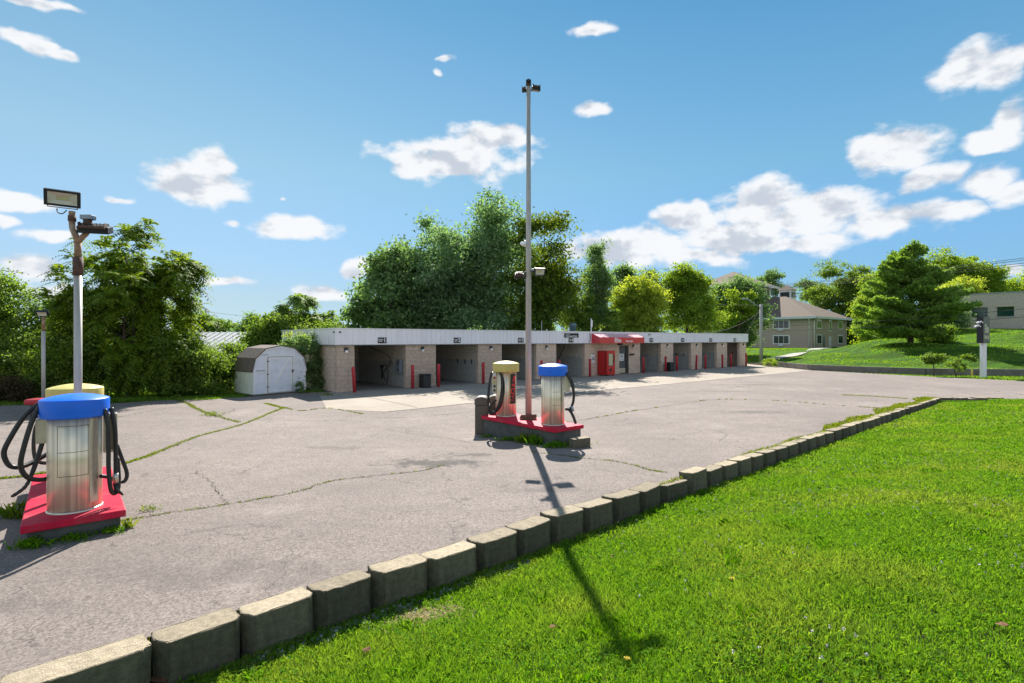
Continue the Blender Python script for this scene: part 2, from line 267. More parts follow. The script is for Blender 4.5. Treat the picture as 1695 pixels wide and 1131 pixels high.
M = dict(
 asphalt=groundmat('asphalt', (.250, .214, .194), 'asphalt'), concrete=groundmat('concrete_apron', (.37, .315, .26), 'concrete'),
 turf=groundmat('mown_grass', (.10, .235, .012), 'grass'), soil=groundmat('soil', (.06, .06, .025), 'soil'), path=groundmat('path_concrete', (.42, .40, .36), 'concrete'),
 block=blockmat('split_block', (.74, .58, .47), (.66, .515, .41), (.52, .42, .35), rib=True),
 blockside=blockmat('plain_block', (.74, .58, .47), (.67, .52, .41), (.54, .43, .36)),
 bay=blockmat('painted_bay_block', (.66, .60, .50), (.62, .56, .47), (.50, .46, .39), split=(1.35, (.46, .47, .46))),
 greybrick=blockmat('grey_brick', (.60, .52, .46), (.55, .475, .42), (.45, .39, .35), bw=.6, bh=.2),
 siding=blockmat('tan_siding', (.52, .41, .34), (.50, .40, .33), (.36, .29, .25), bw=6., bh=.18),
 sidingside=blockmat('olive_siding', (.47, .385, .32), (.45, .37, .305), (.32, .265, .22), bw=6., bh=.18),
 white=pm('white_metal', (.93, .92, .99), .4, var=.05, scale=5, stretch=(1, 1, .12), dirt=(.62, .58, .54), damt=.4, dscale=2.5), trim=pm('white_trim', (.85, .86, .88), .4, var=.05),
 red=pm('red_paint', (.52, .035, .05), .45, var=.15, scale=5, dirt=(.30, .03, .035), damt=.6, dscale=6), redtop=pm('red_slab_paint', (.55, .014, .05), .55, spec=.15, var=.2, scale=4, dirt=(.30, .09, .09), damt=.75, dscale=3, bump=.15),
 vinyl=pm('red_vinyl', (.66, .018, .04), .28, var=.06, spec=1.), vinyltop=pm('vinyl_top_glare', (.80, .42, .46), .5, var=.08, spec=.8), vend=pm('vending_red', (.62, .02, .02), .3, var=.05), vendside=pm('vending_side', (.50, .01, .015), .35, var=.05),  # awning top's pale pink is sun glare painted into the vinyl
 steel=pm('brushed_steel', (.86, .76, .58), .36, metal=.42, var=.34, scale=2.2, stretch=(9, 9, .05), bump=.05, bscale=20),  # streaky reflections painted as vertical bands in the canister colour
 steelbox=pm('dull_steel', (.62, .57, .49), .38, metal=.9, var=.12, scale=8), seam=pm('dark_seam', (.16, .13, .08), .6, metal=.5),  # seam is a dark metal for panel joints and the hanger plate
 blue=pm('blue_plastic', (.0, .15, .82), .38, var=.06, scale=5, spec=.55), yellow=pm('faded_yellow_plastic', (.62, .53, .16), .5, var=.1, scale=9, dirt=(.42, .38, .13), damt=.6, dscale=8, stretch=(1, 1, .3)),
 rubber=pm('black_rubber', (.018, .017, .016), .42, var=.3, scale=20), pole=pm('galvanised_pole', (.50, .465, .43), .5, metal=.2, var=.14, scale=5, stretch=(4, 4, .5), dirt=(.30, .26, .22), damt=.5),
 rust=pm('rusty_pipe', (.30, .17, .10), .75, var=.4, scale=14, dirt=(.50, .45, .36), damt=.8, dscale=9), rustdark=pm('rust_dark', (.11, .06, .045), .8, var=.35, scale=16),
 black=pm('black_metal', (.02, .022, .026), .45, var=.2), dark=pm('dark_grey', (.05, .052, .056), .55, var=.2), plinth=pm('dark_curb_paint', (.075, .082, .08), .8, var=.35, scale=4, dirt=(.16, .15, .13), damt=.5, bump=.4),
 lens=pm('lamp_glass', (.62, .58, .48), .25, var=.08, scale=10), led=pm('led_plate', (.55, .52, .28), .4, var=.1), lampshade=pm('lamp_diffuser', (.9, .9, .88), .3),
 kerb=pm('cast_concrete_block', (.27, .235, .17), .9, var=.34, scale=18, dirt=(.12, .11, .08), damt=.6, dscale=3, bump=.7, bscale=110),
 wallconc=pm('old_concrete', (.20, .185, .165), .9, var=.25, scale=2, dirt=(.10, .095, .085), damt=.6, bump=.4), shingle=pm('brown_shingle', (.16, .118, .09), .9, var=.25, scale=8, bump=.6, bscale=30),
 sshingle=pm('shed_shingle', (.15, .12, .10), .9, var=.35, scale=10, dirt=(.24, .20, .17), damt=.5, bump=.6, bscale=40, dscale=4),
 shed=pm('shed_paint', (.80, .83, .92), .55, var=.05, dirt=(.42, .42, .40), damt=.35, dscale=2.5), shedside=pm('shed_side_lit', (.82, .86, .76), .55, var=.06, dirt=(.48, .52, .40), damt=.4),  # light bounced off the grass painted into the shed side's white
 seamroof=pm('white_roof_metal', (.66, .64, .60), .35, metal=.2, var=.08), bark=pm('bark', (.10, .08, .06), .95, var=.35, scale=9, stretch=(2, 2, .4), bump=.8, bscale=25),
 tan=pm('brown_bin_plastic', (.115, .10, .085), .6, var=.15, scale=8), window=glass('window_glass'), gwindow=glass('green_window_glass', (.015, .06, .055)), awhite=pm('white_siding', (.62, .66, .72), .5, var=.05),
 paper=pm('white_paper', (.82, .84, .88), .6, var=.03), ink=pm('dark_ink', (.03, .03, .04), .7), signw=pm('sign_white', (.88, .88, .9), .5), signcream=pm('sign_cream', (.66, .66, .50), .5), signred=pm('sign_red', (.85, .03, .04), .5),
 signgrey=pm('sign_grey_panel', (.13, .135, .12), .6), navy=pm('sign_black', (.012, .014, .02), .5), stone=pm('gravel_stone', (.22, .22, .22), .85, var=.4, scale=12, bump=.5), flower=pm('dandelion_yellow', (.75, .55, .01), .7), clover=pm('clover_white', (.5, .49, .44), .8),
 deadleaf=pm('dead_leaf', (.14, .06, .025), .9, var=.4, scale=30), wood=pm('wood_stake', (.30, .23, .13), .85), crackm=pm('crack_fill', (.035, .03, .028), .95), cream=pm('vend_display', (.52, .50, .32), .3, var=.35, scale=16), door=pm('grey_door', (.085, .09, .095), .45), wire=pm('wire_black', (.03, .03, .03), .7),
 greypole=pm('weathered_wood_pole', (.34, .35, .34), .85, var=.2, scale=6, stretch=(3, 3, .3)), feather=pm('bird_feather', (.03, .028, .03), .8), duct=pm('dull_duct', (.16, .22, .23), .4, metal=.6), bluegrey=pm('blue_grey_metal', (.30, .34, .40), .45, metal=.4), rainbow=pm('sticker_green', (.05, .35, .15), .5), orange=pm('sticker_orange', (.7, .25, .03), .5),
)
# shade and a green stain painted on blocks' standing faces, sunlight on their tops
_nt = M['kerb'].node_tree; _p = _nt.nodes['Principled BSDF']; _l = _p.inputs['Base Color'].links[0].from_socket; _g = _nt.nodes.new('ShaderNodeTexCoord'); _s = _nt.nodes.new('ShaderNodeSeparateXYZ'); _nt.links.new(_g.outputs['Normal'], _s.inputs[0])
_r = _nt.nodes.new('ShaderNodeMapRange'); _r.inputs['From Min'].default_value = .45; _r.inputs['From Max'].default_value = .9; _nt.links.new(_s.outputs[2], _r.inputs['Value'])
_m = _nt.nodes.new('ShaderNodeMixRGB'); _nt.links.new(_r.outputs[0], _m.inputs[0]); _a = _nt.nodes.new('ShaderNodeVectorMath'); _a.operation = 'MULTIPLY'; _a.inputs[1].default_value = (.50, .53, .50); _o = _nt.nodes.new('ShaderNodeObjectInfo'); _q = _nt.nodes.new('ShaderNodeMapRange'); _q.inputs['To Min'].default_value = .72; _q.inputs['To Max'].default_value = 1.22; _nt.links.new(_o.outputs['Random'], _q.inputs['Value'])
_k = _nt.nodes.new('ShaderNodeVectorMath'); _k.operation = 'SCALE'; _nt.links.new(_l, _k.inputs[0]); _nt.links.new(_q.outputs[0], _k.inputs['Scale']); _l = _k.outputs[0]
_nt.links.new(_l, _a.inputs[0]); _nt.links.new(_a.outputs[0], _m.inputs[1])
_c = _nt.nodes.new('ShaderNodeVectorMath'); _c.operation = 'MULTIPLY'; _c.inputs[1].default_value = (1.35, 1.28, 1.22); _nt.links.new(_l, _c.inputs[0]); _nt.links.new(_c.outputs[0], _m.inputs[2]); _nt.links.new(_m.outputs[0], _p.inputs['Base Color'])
_b = M['steel'].node_tree.nodes['Principled BSDF']; _b.inputs['Anisotropic'].default_value = .75
_t = M['steel'].node_tree.nodes.new('ShaderNodeTangent'); _t.direction_type = 'RADIAL'; _t.axis = 'Z'; M['steel'].node_tree.links.new(_t.outputs[0], _b.inputs['Tangent']); _b.inputs['Anisotropic Rotation'].default_value = .0
GRASS = leafmat('grass_blades', (.075, .205, .014), (.23, .39, .035), .5, tcol=(1.4, 1.35, .45), patch=.65, pcol=(.29, .35, .08), spec=.4, rough=.5)
CLOVER = leafmat('clover_leaves', (.06, .19, .008), (.16, .30, .012), .45, spec=.03, tcol=(1.4, 1.4, .4))
WEED = leafmat('weed_leaves', (.07, .15, .01), (.22, .30, .02), .45)
LEAF = dict(mid=leafmat('leaf_mid', (.12, .21, .045), (.24, .34, .065), .52, tcol=(1.4, 1.4, .5)), dark=leafmat('leaf_dark', (.15, .24, .12), (.26, .38, .15), .52, tcol=(1.2, 1.3, .6)),
 blue=leafmat('leaf_bluegreen', (.19, .29, .18), (.31, .44, .22), .52, tcol=(1.1, 1.25, .6)), lime=leafmat('leaf_lime', (.24, .35, .05), (.40, .49, .09), .52),
 yell=leafmat('leaf_yellowgreen', (.15, .28, .035), (.31, .43, .06), .52), pine=leafmat('needles', (.13, .24, .06), (.30, .43, .09), .42, tcol=(1.4, 1.4, .5)), brown=leafmat('leaf_brown', (.06, .045, .025), (.10, .08, .035), .3))

# ---------------------------------------------------------------- mesh helpers
class MB:
    def __init__(s): s.v = []; s.f = []; s.sm = []
    def add(s, vs, fs, smooth=False):
        o = len(s.v); s.v += [tuple(v) for v in vs]; s.f += [tuple(i+o for i in f) for f in fs]; s.sm += [smooth]*len(fs); return s
    def box(s, x0, x1, y0, y1, z0, z1, rot=None, ch=0):
        if ch:
            bm = bmesh.new(); bmesh.ops.create_cube(bm, size=1)
            for v in bm.verts: v.co = Vector(((x0+x1)/2+v.co.x*(x1-x0), (y0+y1)/2+v.co.y*(y1-y0), (z0+z1)/2+v.co.z*(z1-z0)))
            bmesh.ops.bevel(bm, geom=bm.edges[:], offset=ch, segments=2, profile=.5, affect='EDGES')
            vs = [v.co.copy() for v in bm.verts]; bm.verts.index_update(); fs = [[v.index for v in f.verts] for f in bm.faces]; bm.free()
        else:
            vs = [Vector(p) for p in ((x0,y0,z0),(x1,y0,z0),(x1,y1,z0),(x0,y1,z0),(x0,y0,z1),(x1,y0,z1),(x1,y1,z1),(x0,y1,z1))]
            fs = [(0,3,2,1),(4,5,6,7),(0,1,5,4),(1,2,6,5),(2,3,7,6),(3,0,4,7)]
        if rot is not None: vs = [rot @ v for v in vs]
        return s.add(vs, fs)
    def prism(s, pts, z0, z1):                      # pts xy, counter-clockwise
        n = len(pts); vs = [(p[0], p[1], z0) for p in pts]+[(p[0], p[1], z1) for p in pts]
        return s.add(vs, [tuple(range(n))[::-1], tuple(range(n, 2*n))]+[(i, (i+1) % n, n+(i+1) % n, n+i) for i in range(n)])
    def prismy(s, pts, y0, y1):                     # pts in xz, extruded along y
        n = len(pts); vs = [(p[0], y0, p[1]) for p in pts]+[(p[0], y1, p[1]) for p in pts]
        return s.add(vs, [tuple(range(n)), tuple(range(n, 2*n))[::-1]]+[((i+1) % n, i, n+i, n+(i+1) % n) for i in range(n)])
    def tube(s, pts, r, n=10, cap=True, smooth=True):
        pts = [Vector(p) for p in pts]; rs = r if isinstance(r, (list, tuple)) else [r]*len(pts)
        vs = []; up = None
        for i, p in enumerate(pts):
            t = (pts[min(i+1, len(pts)-1)]-pts[max(i-1, 0)]).normalized()
            if up is None: up = t.orthogonal().normalized()
            up = (up-t*up.dot(t)); up = up.normalized() if up.length > 1e-5 else t.orthogonal().normalized(); w = t.cross(up)
            for k in range(n): a = 2*math.pi*k/n; vs.append(p+(up*math.cos(a)+w*math.sin(a))*rs[i])
        fs = [(i*n+k, i*n+(k+1) % n, (i+1)*n+(k+1) % n, (i+1)*n+k) for i in range(len(pts)-1) for k in range(n)]
        s.add(vs, fs, smooth)
        if cap:
            o = len(s.v)-len(vs); s.f += [tuple(o+k for k in range(n))[::-1], tuple(o+(len(pts)-1)*n+k for k in range(n))]; s.sm += [False, False]
        return s
    def lathe(s, prof, c=(0, 0, 0), n=40, smooth=True):
        c = Vector(c); vs = []
        for r, z in prof:
            for k in range(n): a = 2*math.pi*k/n; vs.append((c.x+r*math.cos(a), c.y+r*math.sin(a), c.z+z))
        fs = [(i*n+k, i*n+(k+1) % n, (i+1)*n+(k+1) % n, (i+1)*n+k) for i in range(len(prof)-1) for k in range(n)]
        return s.add(vs, fs, smooth)
    def build(s, name, mat, parent=None, loc=None, rz=0, bevel=0, autos=False):
        me = bpy.data.meshes.new(name); me.from_pydata(s.v, [], s.f); me.polygons.foreach_set('use_smooth', s.sm)
        bm = bmesh.new(); bm.from_mesh(me); bmesh.ops.recalc_face_normals(bm, faces=bm.faces[:]); bm.to_mesh(me); bm.free()
        me.materials.append(mat); o = bpy.data.objects.new(name, me); COL.objects.link(o)
        if parent: o.parent = parent
        if loc is not None: o.location = loc
        o.rotation_euler.z = rz
        if bevel:
            b = o.modifiers.new('bevel', 'BEVEL'); b.width = bevel; b.segments = 2; b.limit_method = 'ANGLE'; b.angle_limit = R(35)
        return o
def spline(pts, n=8):
    pts = [Vector(p) for p in pts]; P = [pts[0]]+pts+[pts[-1]]; out = []
    for i in range(1, len(P)-2):
        for k in range(n):
            t = k/n; a, b, c, d = P[i-1], P[i], P[i+1], P[i+2]
            out.append(.5*((2*b)+(c-a)*t+(2*a-5*b+4*c-d)*t*t+(3*b-a-3*c+d)*t**3))
    return out+[pts[-1]]
def tag(o, label=None, cat=None, group=None, kind=None):
    if label: o['label'] = label
    if cat: o['category'] = cat
    if group: o['group'] = group
    if kind: o['kind'] = kind
    return o
def thing(name, label, cat, loc=(0, 0, 0), rz=0, group=None):
    o = bpy.data.objects.new(name, None); COL.objects.link(o); o.location = loc; o.rotation_euler.z = rz; o.empty_display_size = .2
    return tag(o, label, cat, group)
def copy_tree(o, parent=None):
    c = o.copy(); COL.objects.link(c); c.parent = parent
    for ch in list(o.children): copy_tree(ch, c)
    return c
def txt(s, size, mat, parent, loc, rot, name='lettering', bold=.01, align='CENTER', ext=.004, sx=1):
    cu = bpy.data.curves.new('t', 'FONT'); cu.body = s; cu.size = size; cu.align_x = align; cu.align_y = 'CENTER'; cu.extrude = ext; cu.offset = bold*size; cu.resolution_u = 3; cu.space_line = .8
    t = bpy.data.objects.new('t', cu); COL.objects.link(t); bpy.context.view_layer.update()
    me = bpy.data.meshes.new_from_object(t.evaluated_get(bpy.context.evaluated_depsgraph_get())); bpy.data.objects.remove(t); bpy.data.curves.remove(cu)
    me.materials.clear(); me.materials.append(mat); me.name = name
    o = bpy.data.objects.new(name, me); COL.objects.link(o); o.parent = parent; o.location = loc; o.rotation_euler = rot; o.scale.x = sx; return o
def np_mesh(name, verts, faces, mat, parent=None, smooth=False):
    me = bpy.data.meshes.new(name); nv = len(verts); nf, k = faces.shape
    me.vertices.add(nv); me.vertices.foreach_set('co', verts.astype(np.float32).ravel())
    me.loops.add(nf*k); me.loops.foreach_set('vertex_index', faces.astype(np.int32).ravel())
    me.polygons.add(nf); me.polygons.foreach_set('loop_start', np.arange(0, nf*k, k, dtype=np.int32)); me.polygons.foreach_set('loop_total', np.full(nf, k, np.int32))
    if smooth: me.polygons.foreach_set('use_smooth', np.ones(nf, bool))
    me.update(calc_edges=True); me.materials.append(mat)
    o = bpy.data.objects.new(name, me); COL.objects.link(o); o.parent = parent; return o
def sheet(name, poly, mat, zf, xs=(), ys=(), kind='structure', uvcut=()):
    bm = bmesh.new(); vs = [bm.verts.new((p[0], p[1], 0)) for p in poly]; bm.faces.new(vs)
    for x in xs: bmesh.ops.bisect_plane(bm, geom=bm.verts[:]+bm.edges[:]+bm.faces[:], plane_co=(x, 0, 0), plane_no=(1, 0, 0))
    for y in ys: bmesh.ops.bisect_plane(bm, geom=bm.verts[:]+bm.edges[:]+bm.faces[:], plane_co=(0, y, 0), plane_no=(0, 1, 0))
    for c in uvcut:
        p = V*c; bmesh.ops.bisect_plane(bm, geom=bm.verts[:]+bm.edges[:]+bm.faces[:], plane_co=p, plane_no=V)
    bmesh.ops.triangulate(bm, faces=[f for f in bm.faces if len(f.verts) > 4])
    for v in bm.verts: v.co.z = zf(v.co.x, v.co.y)
    bmesh.ops.recalc_face_normals(bm, faces=bm.faces[:])
    if sum(f.normal.z for f in bm.faces) < 0: bmesh.ops.reverse_faces(bm, faces=bm.faces[:])
    me = bpy.data.meshes.new(name); bm.to_mesh(me); bm.free(); me.materials.append(mat); me.polygons.foreach_set('use_smooth', [True]*len(me.polygons))
    o = bpy.data.objects.new(name, me); COL.objects.link(o); tag(o, kind=kind); return o
def inpoly(x, y, poly):
    x = np.asarray(x); y = np.asarray(y); c = np.zeros(x.shape, bool); n = len(poly)
    for i in range(n):
        x0, y0 = poly[i][:2]; x1, y1 = poly[(i+1) % n][:2]
        if y0 == y1: continue
        k = ((y0 > y) != (y1 > y)) & (x < (x1-x0)*(y-y0)/(y1-y0)+x0); c ^= k
    return c
exec_parts = []
# ---------------------------------------------------------------- ground, lot, apron, lawn, hill
def lot_z(x, y): return -.2*math.exp(-((x+1.3)**2+(y-16.2)**2)/(2*2.4**2))
def lawn_z(x, y):
    a, b = AB(x, y); s = max(0, 5.15-b); k = max(0, min(1, a/29)); base = -.30+.22*k
    sl = .21-.16*max(0, min(1, (a-4)/18)); q = min(s, 3.2)
    return base+sl*q*q/(q+.5)*1.12+.015*math.sin(x*1.3+y*.7)*min(1, s)
BK = 5.32
lot_poly = [W2(-40, BK), W2(29.2, 5.8), (20.6, 23.15), (24, 23.0), (60, 21.5), (60, 32), (36, 32.95), (32, 33.2), (29.2, 36.9), (26.6, 42.0), (25.05, 45), (25.2, 52), (24.6, 57), W2(52, 26), W2(10.3, 26.2), W2(9.4, 26.2), (-10.2, 26.4), (-11.6, 24.5), (-13.2, 23.0), (-14.6, 22.9), (-16.2, 21.6), (-20, 20.9), (-60, 20.5), (-60, -20)]
sheet('parking_lot', lot_poly, M['asphalt'], lot_z, xs=[x*.5 for x in range(-20, 14)], ys=[y*.5 for y in range(18, 48)])
apron = [W2(7.4, 19.6), W2(8.9, 17.75), W2(30, 17.9), W2(48.4, 18.0), (25.0, 45.2), (25.1, 52), (24.6, 57), W2(52, 25.9), W2(10.2, 25.9), W2(9.2, 25.4)]
sheet('concrete_apron', apron, M['concrete'], lambda x, y: lot_z(x, y)+.006, xs=[x*.5 for x in range(-20, 6)], ys=[y*.5 for y in range(34, 48)])
lawn_poly = [W2(-8, 5.12), W2(29.2, 5.6), (20.6, 23.0), (24, 22.9), (60, 21.4), (60, -12), (-14, -12)]
sheet('lawn_soil', lawn_poly, M['soil'], lambda x, y: lawn_z(x, y)-.02, xs=[x*1. for x in range(-12, 60)], ys=[y*1. for y in range(-10, 24)], uvcut=[5, 4.5, 4, 3.5, 3, 2.5, 2])
fp = [(-1500, -1500), (1500, -1500), (1500, 1500), (-1500, 1500)]
sheet('ground', fp, M['turf'], lambda x, y: -.9 if (-30 < x < 70 and -25 < y < (24 if -9 < x < 9 else 22.6 if x >= 9 else 19)) else -.045, xs=[-30.1, -30, 70, 70.1, -29.9, 69.9, 14, 22, -9.1, -8.9, 8.9, 9.1], ys=[-25.1, -25, -24.9, 6, 18.9, 19.1, 22.5, 22.7, 23.9, 24.1])
CP = [(25.5,52,.3),(25.2,46,.42),(28,41.8,.42),(31,39.4,.42),(36,38.2,.42),(45,37.7,.42),(60,37,.42),(90,36,.6),(36.5,45,1.15),(39,52,2.25),(45,60,2.7),(52,45,1.6),(62,60,3.5),(65,77,4.1),(60,50,2.4),(75,70,4.1),
      (54.8,97,1.0),(45,100,1.0),(68,108,1.2),(54,88,.9),(35,60,.45),(30,58,.2),(35,75,.6),(26,57,0.0),(45,80,1.2),(15,80,0),(0,110,0),(90,110,5),(80,140,6),(120,120,8),(40,150,2),(150,60,6),(-40,180,0),(31,46,.8),(33,52,1.2),(100,70,5.),(45,42,1.1),(62,42,1.2),(36,50,1.8),(44,50,2.0)]
CPA = np.array(CP)
def hill_z(x, y):
    d = (CPA[:, 0]-x)**2+(CPA[:, 1]-y)**2+.5; w = d**-1.9; return float((w*CPA[:, 2]).sum()/w.sum())
wl = [(24.7, 57), (25.4, 52), (25.25, 45.2), (27.2, 42.1), (30.5, 39.2), (36.1, 38.0), (60, 36.8), (110, 34)]
hill_poly = wl+[(220, 30), (220, 260), (-120, 260), (-40, 150), (5, 75)]
sheet('hill', hill_poly, M['turf'], hill_z, xs=list(range(24, 80, 2))+list(range(-40, 24, 12))+list(range(80, 160, 10)), ys=list(range(36, 70, 2))+list(range(70, 130, 6))+list(range(130, 260, 20)))
# long low retaining wall
mb = MB()
for i in range(len(wl)-1):
    p, q = Vector((*wl[i], 0)), Vector((*wl[i+1], 0)); t = (q-p).normalized(); n = Vector((t.y, -t.x, 0)); L_ = (q-p).length; k = max(1, round(L_/3.6))
    if n.dot(-p) < 0: n = -n
    for j in range(k):
        a = p+t*(L_*j/k+(.012 if j else 0)); b = p+t*(L_*(j+1)/k); za = hill_z(a.x, a.y)+.05 if i == 0 else .47; zb = hill_z(b.x, b.y)+.05 if i == 0 else .47
        vs = [a-n*.12, b-n*.12, b+n*.12, a+n*.12]; mb.add([(v.x, v.y, -.1) for v in vs]+[(v.x, v.y, z) for v, z in zip(vs, (za, zb, zb, za))], [(0,3,2,1),(4,5,6,7),(0,1,5,4),(1,2,6,5),(2,3,7,6),(3,0,4,7)])
o = mb.build('retaining_wall', M['wallconc']); tag(o, 'long low concrete retaining wall at the foot of the mown hill', 'wall')
# path across the far lawn
mb = MB(); pp = spline([(62.7, 102.5, 0), (57.5, 90, 0), (46, 79, 0), (36, 67, 0), (29.5, 61, 0)], 10); pv = []
for i, p in enumerate(pp):
    t = (pp[min(i+1, len(pp)-1)]-pp[max(i-1, 0)]).normalized(); n = Vector((-t.y, t.x, 0))*.75
    for q in (p+n, p-n): pv.append((q.x, q.y, hill_z(q.x, q.y)+.09))
mb.add(pv, [(2*i, 2*i+1, 2*i+3, 2*i+2) for i in range(len(pp)-1)]); tag(mb.build('path', M['path']), kind='structure')

# cracks in the paving, thin ribbons of dirt; some carry grass
CR = [([(205,768),(240,757),(270,745),(330,722),(400,703),(445,685),(470,675)], .035, 1), ([(-30,800),(0,793),(40,789),(75,783)], .03, .9), ([(205,862),(240,856),(300,846),(370,836),(430,826),(500,812),(545,797),(640,785),(700,778),(735,768)], .022, .25),
 ([(880,745),(930,752),(960,757),(1010,762),(1050,770),(1075,778),(1105,782)], .022, .45), ([(900,700),(1000,688),(1049,680),(1123,670),(1184,661.5),(1287,663.5),(1370,670),(1455,676)], .03, .2), ([(1395,654),(1440,656),(1500,660)], .05, .8),
 ([(285,660),(310,668),(322,675),(345,685),(395,699)], .05, .9), ([(470,675),(500,680),(540,676),(600,684)], .03, .5), ([(325,780),(350,800),(365,822),(375,836)], .014, .0), ([(440,668),(455,672),(470,676)], .05, .9),
 ([(0,700),(60,697),(140,703),(200,690),(280,676),(310,676)], .02, .1), ([(600,690),(690,686),(760,680),(850,672)], .018, .0), ([(1100,655),(1180,645),(1300,634),(1420,632),(1500,633)], .02, .1), ([(1520,640),(1580,643),(1650,648),(1700,655)], .02, .1),
 ([(1210,640),(1300,641),(1420,645)], .02, .05), ([(640,705),(700,712),(740,716),(780,726)], .014, 0), ([(250,905),(330,880),(400,870),(470,872)], .008, 0), ([(1000,705),(1060,700),(1130,702)], .014, 0)]
mb = MB(); crack_pts = []; rg = random.Random(5)
for pts, w, gr in CR:
    P0 = spline([gnd(*p) for p in pts], 14); vv = []
    for i, p in enumerate(P0):
        t = (P0[min(i+1, len(P0)-1)]-P0[max(i-1, 0)]).normalized(); n = Vector((-t.y, t.x, 0)); j = rg.gauss(0, .025); ww = w*rg.uniform(.25, 1.1)*.6
        for s in (1, -1): q = p+n*(j+s*ww); vv.append((q.x, q.y, lot_z(q.x, q.y)+.010))
        if gr and rg.random() < gr*1.2: crack_pts.append((p, w, gr))
    mb.add(vv, [(2*i, 2*i+1, 2*i+3, 2*i+2) for i in range(len(P0)-1)])
# apron joints
for c0, c1 in [((8.9, 17.75), (48.4, 18.0))]+[((10.3+4.75*i, 18), (10.3+4.75*i, 25.3)) for i in range(9)]:
    a, b = W2(*c0), W2(*c1); t = (b-a).normalized(); n = Vector((-t.y, t.x, 0))*.012; k = 12
    vv = []
    for i in range(k+1):
        p = a.lerp(b, i/k)
        for q in (p+n, p-n): vv.append((q.x, q.y, lot_z(q.x, q.y)+.012))
    mb.add(vv, [(2*i, 2*i+1, 2*i+3, 2*i+2) for i in range(k)])
tag(mb.build('pavement_cracks', M['crackm']), kind='structure')

# ---------------------------------------------------------------- edging blocks
ORD = ['first','second','third','fourth','fifth','sixth','seventh','eighth','ninth','tenth','eleventh','twelfth','thirteenth','fourteenth','fifteenth','sixteenth','seventeenth','eighteenth','nineteenth','twentieth']
def ordn(n):
    if n <= 20: return ORD[n-1]
    t = n//10; r = n % 10; return {2:'twenty',3:'thirty',4:'forty',5:'fifty'}[t]+('-'+ORD[r-1] if r else '')+('' if r else 'th')
jp = [(-3.62, 3.72), (-2.94,4.375), (-2.442,4.84), (-1.932,5.256), (-1.457,5.687), (-.919,6.06), (-.412,6.54), (.099,6.975), (.573,7.468), (1.099,7.893), (1.606,8.338), (2.171,8.784), (2.62,9.28), (3.29,9.77)]
e = Vector((18.68, 23.17)); s0 = Vector(jp[-1]); nn = 33
jp += [tuple(s0.lerp(e, (i+1)/nn)) for i in range(nn)]
def block_mesh(seed):
    r = random.Random(seed); bm = bmesh.new(); h = .43
    pts = [(-.320, .15), (-.235, .0), (.265, .0), (.322, .07), (.305, .30), (-.305, .30)]
    lo = [bm.verts.new((x, y, -h)) for x, y in pts]; hi = [bm.verts.new((x, y, 0)) for x, y in pts]; bm.faces.new(lo[::-1]); bm.faces.new(hi)
    for i in range(6): bm.faces.new((lo[i], lo[(i+1) % 6], hi[(i+1) % 6], hi[i]))
    bmesh.ops.bevel(bm, geom=bm.edges[:], offset=.012, segments=2, profile=.6, affect='EDGES')
    bmesh.ops.subdivide_edges(bm, edges=bm.edges[:], cuts=4, use_grid_fill=True)
    for v in bm.verts:
        c = .005 if abs(v.co.z) < .02 else .003
        v.co += Vector((r.uniform(-1, 1), r.uniform(-1, 1), r.uniform(-.5, .5)))*c
    if seed in (1, 2):
        cx, cz = r.uniform(-.2, .25), 0
        for v in bm.verts:
            q = (v.co-Vector((cx, .0, cz))).length
            if q < .07: v.co += Vector((0, .022, -.02))*(1-q/.07)
    if seed == 3:
        for v in bm.verts:                                   # chipped top front edge
            q = (v.co-Vector((-.02, .0, 0))).length
            if q < .09: v.co += Vector((0, .035, -.028))*(1-q/.09)
    bmesh.ops.triangulate(bm, faces=[f for f in bm.faces if len(f.verts) > 4])
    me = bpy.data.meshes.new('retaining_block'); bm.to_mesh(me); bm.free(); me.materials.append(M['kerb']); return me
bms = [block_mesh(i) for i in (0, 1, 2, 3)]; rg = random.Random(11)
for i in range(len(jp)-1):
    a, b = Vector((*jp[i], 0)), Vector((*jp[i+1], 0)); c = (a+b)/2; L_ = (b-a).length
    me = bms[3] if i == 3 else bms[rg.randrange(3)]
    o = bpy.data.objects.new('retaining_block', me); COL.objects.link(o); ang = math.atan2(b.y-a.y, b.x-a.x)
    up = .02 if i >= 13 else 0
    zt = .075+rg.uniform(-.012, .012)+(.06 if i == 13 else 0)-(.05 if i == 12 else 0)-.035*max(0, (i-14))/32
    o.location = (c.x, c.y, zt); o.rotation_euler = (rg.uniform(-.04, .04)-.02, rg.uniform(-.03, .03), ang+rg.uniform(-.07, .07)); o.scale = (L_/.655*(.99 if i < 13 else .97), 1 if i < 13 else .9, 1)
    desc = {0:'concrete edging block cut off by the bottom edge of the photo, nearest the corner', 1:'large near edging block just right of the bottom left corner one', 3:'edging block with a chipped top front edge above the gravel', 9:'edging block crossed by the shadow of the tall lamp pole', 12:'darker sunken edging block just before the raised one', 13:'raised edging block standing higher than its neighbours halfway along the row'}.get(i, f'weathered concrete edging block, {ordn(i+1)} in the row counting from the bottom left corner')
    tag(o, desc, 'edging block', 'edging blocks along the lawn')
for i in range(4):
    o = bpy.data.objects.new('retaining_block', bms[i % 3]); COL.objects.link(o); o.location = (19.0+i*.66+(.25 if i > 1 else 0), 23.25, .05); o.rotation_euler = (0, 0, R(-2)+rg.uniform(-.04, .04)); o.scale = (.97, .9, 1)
    tag(o, f'dark edging block, {ordn(i+1)} past the far corner where the row turns right', 'edging block', 'edging blocks along the lawn')

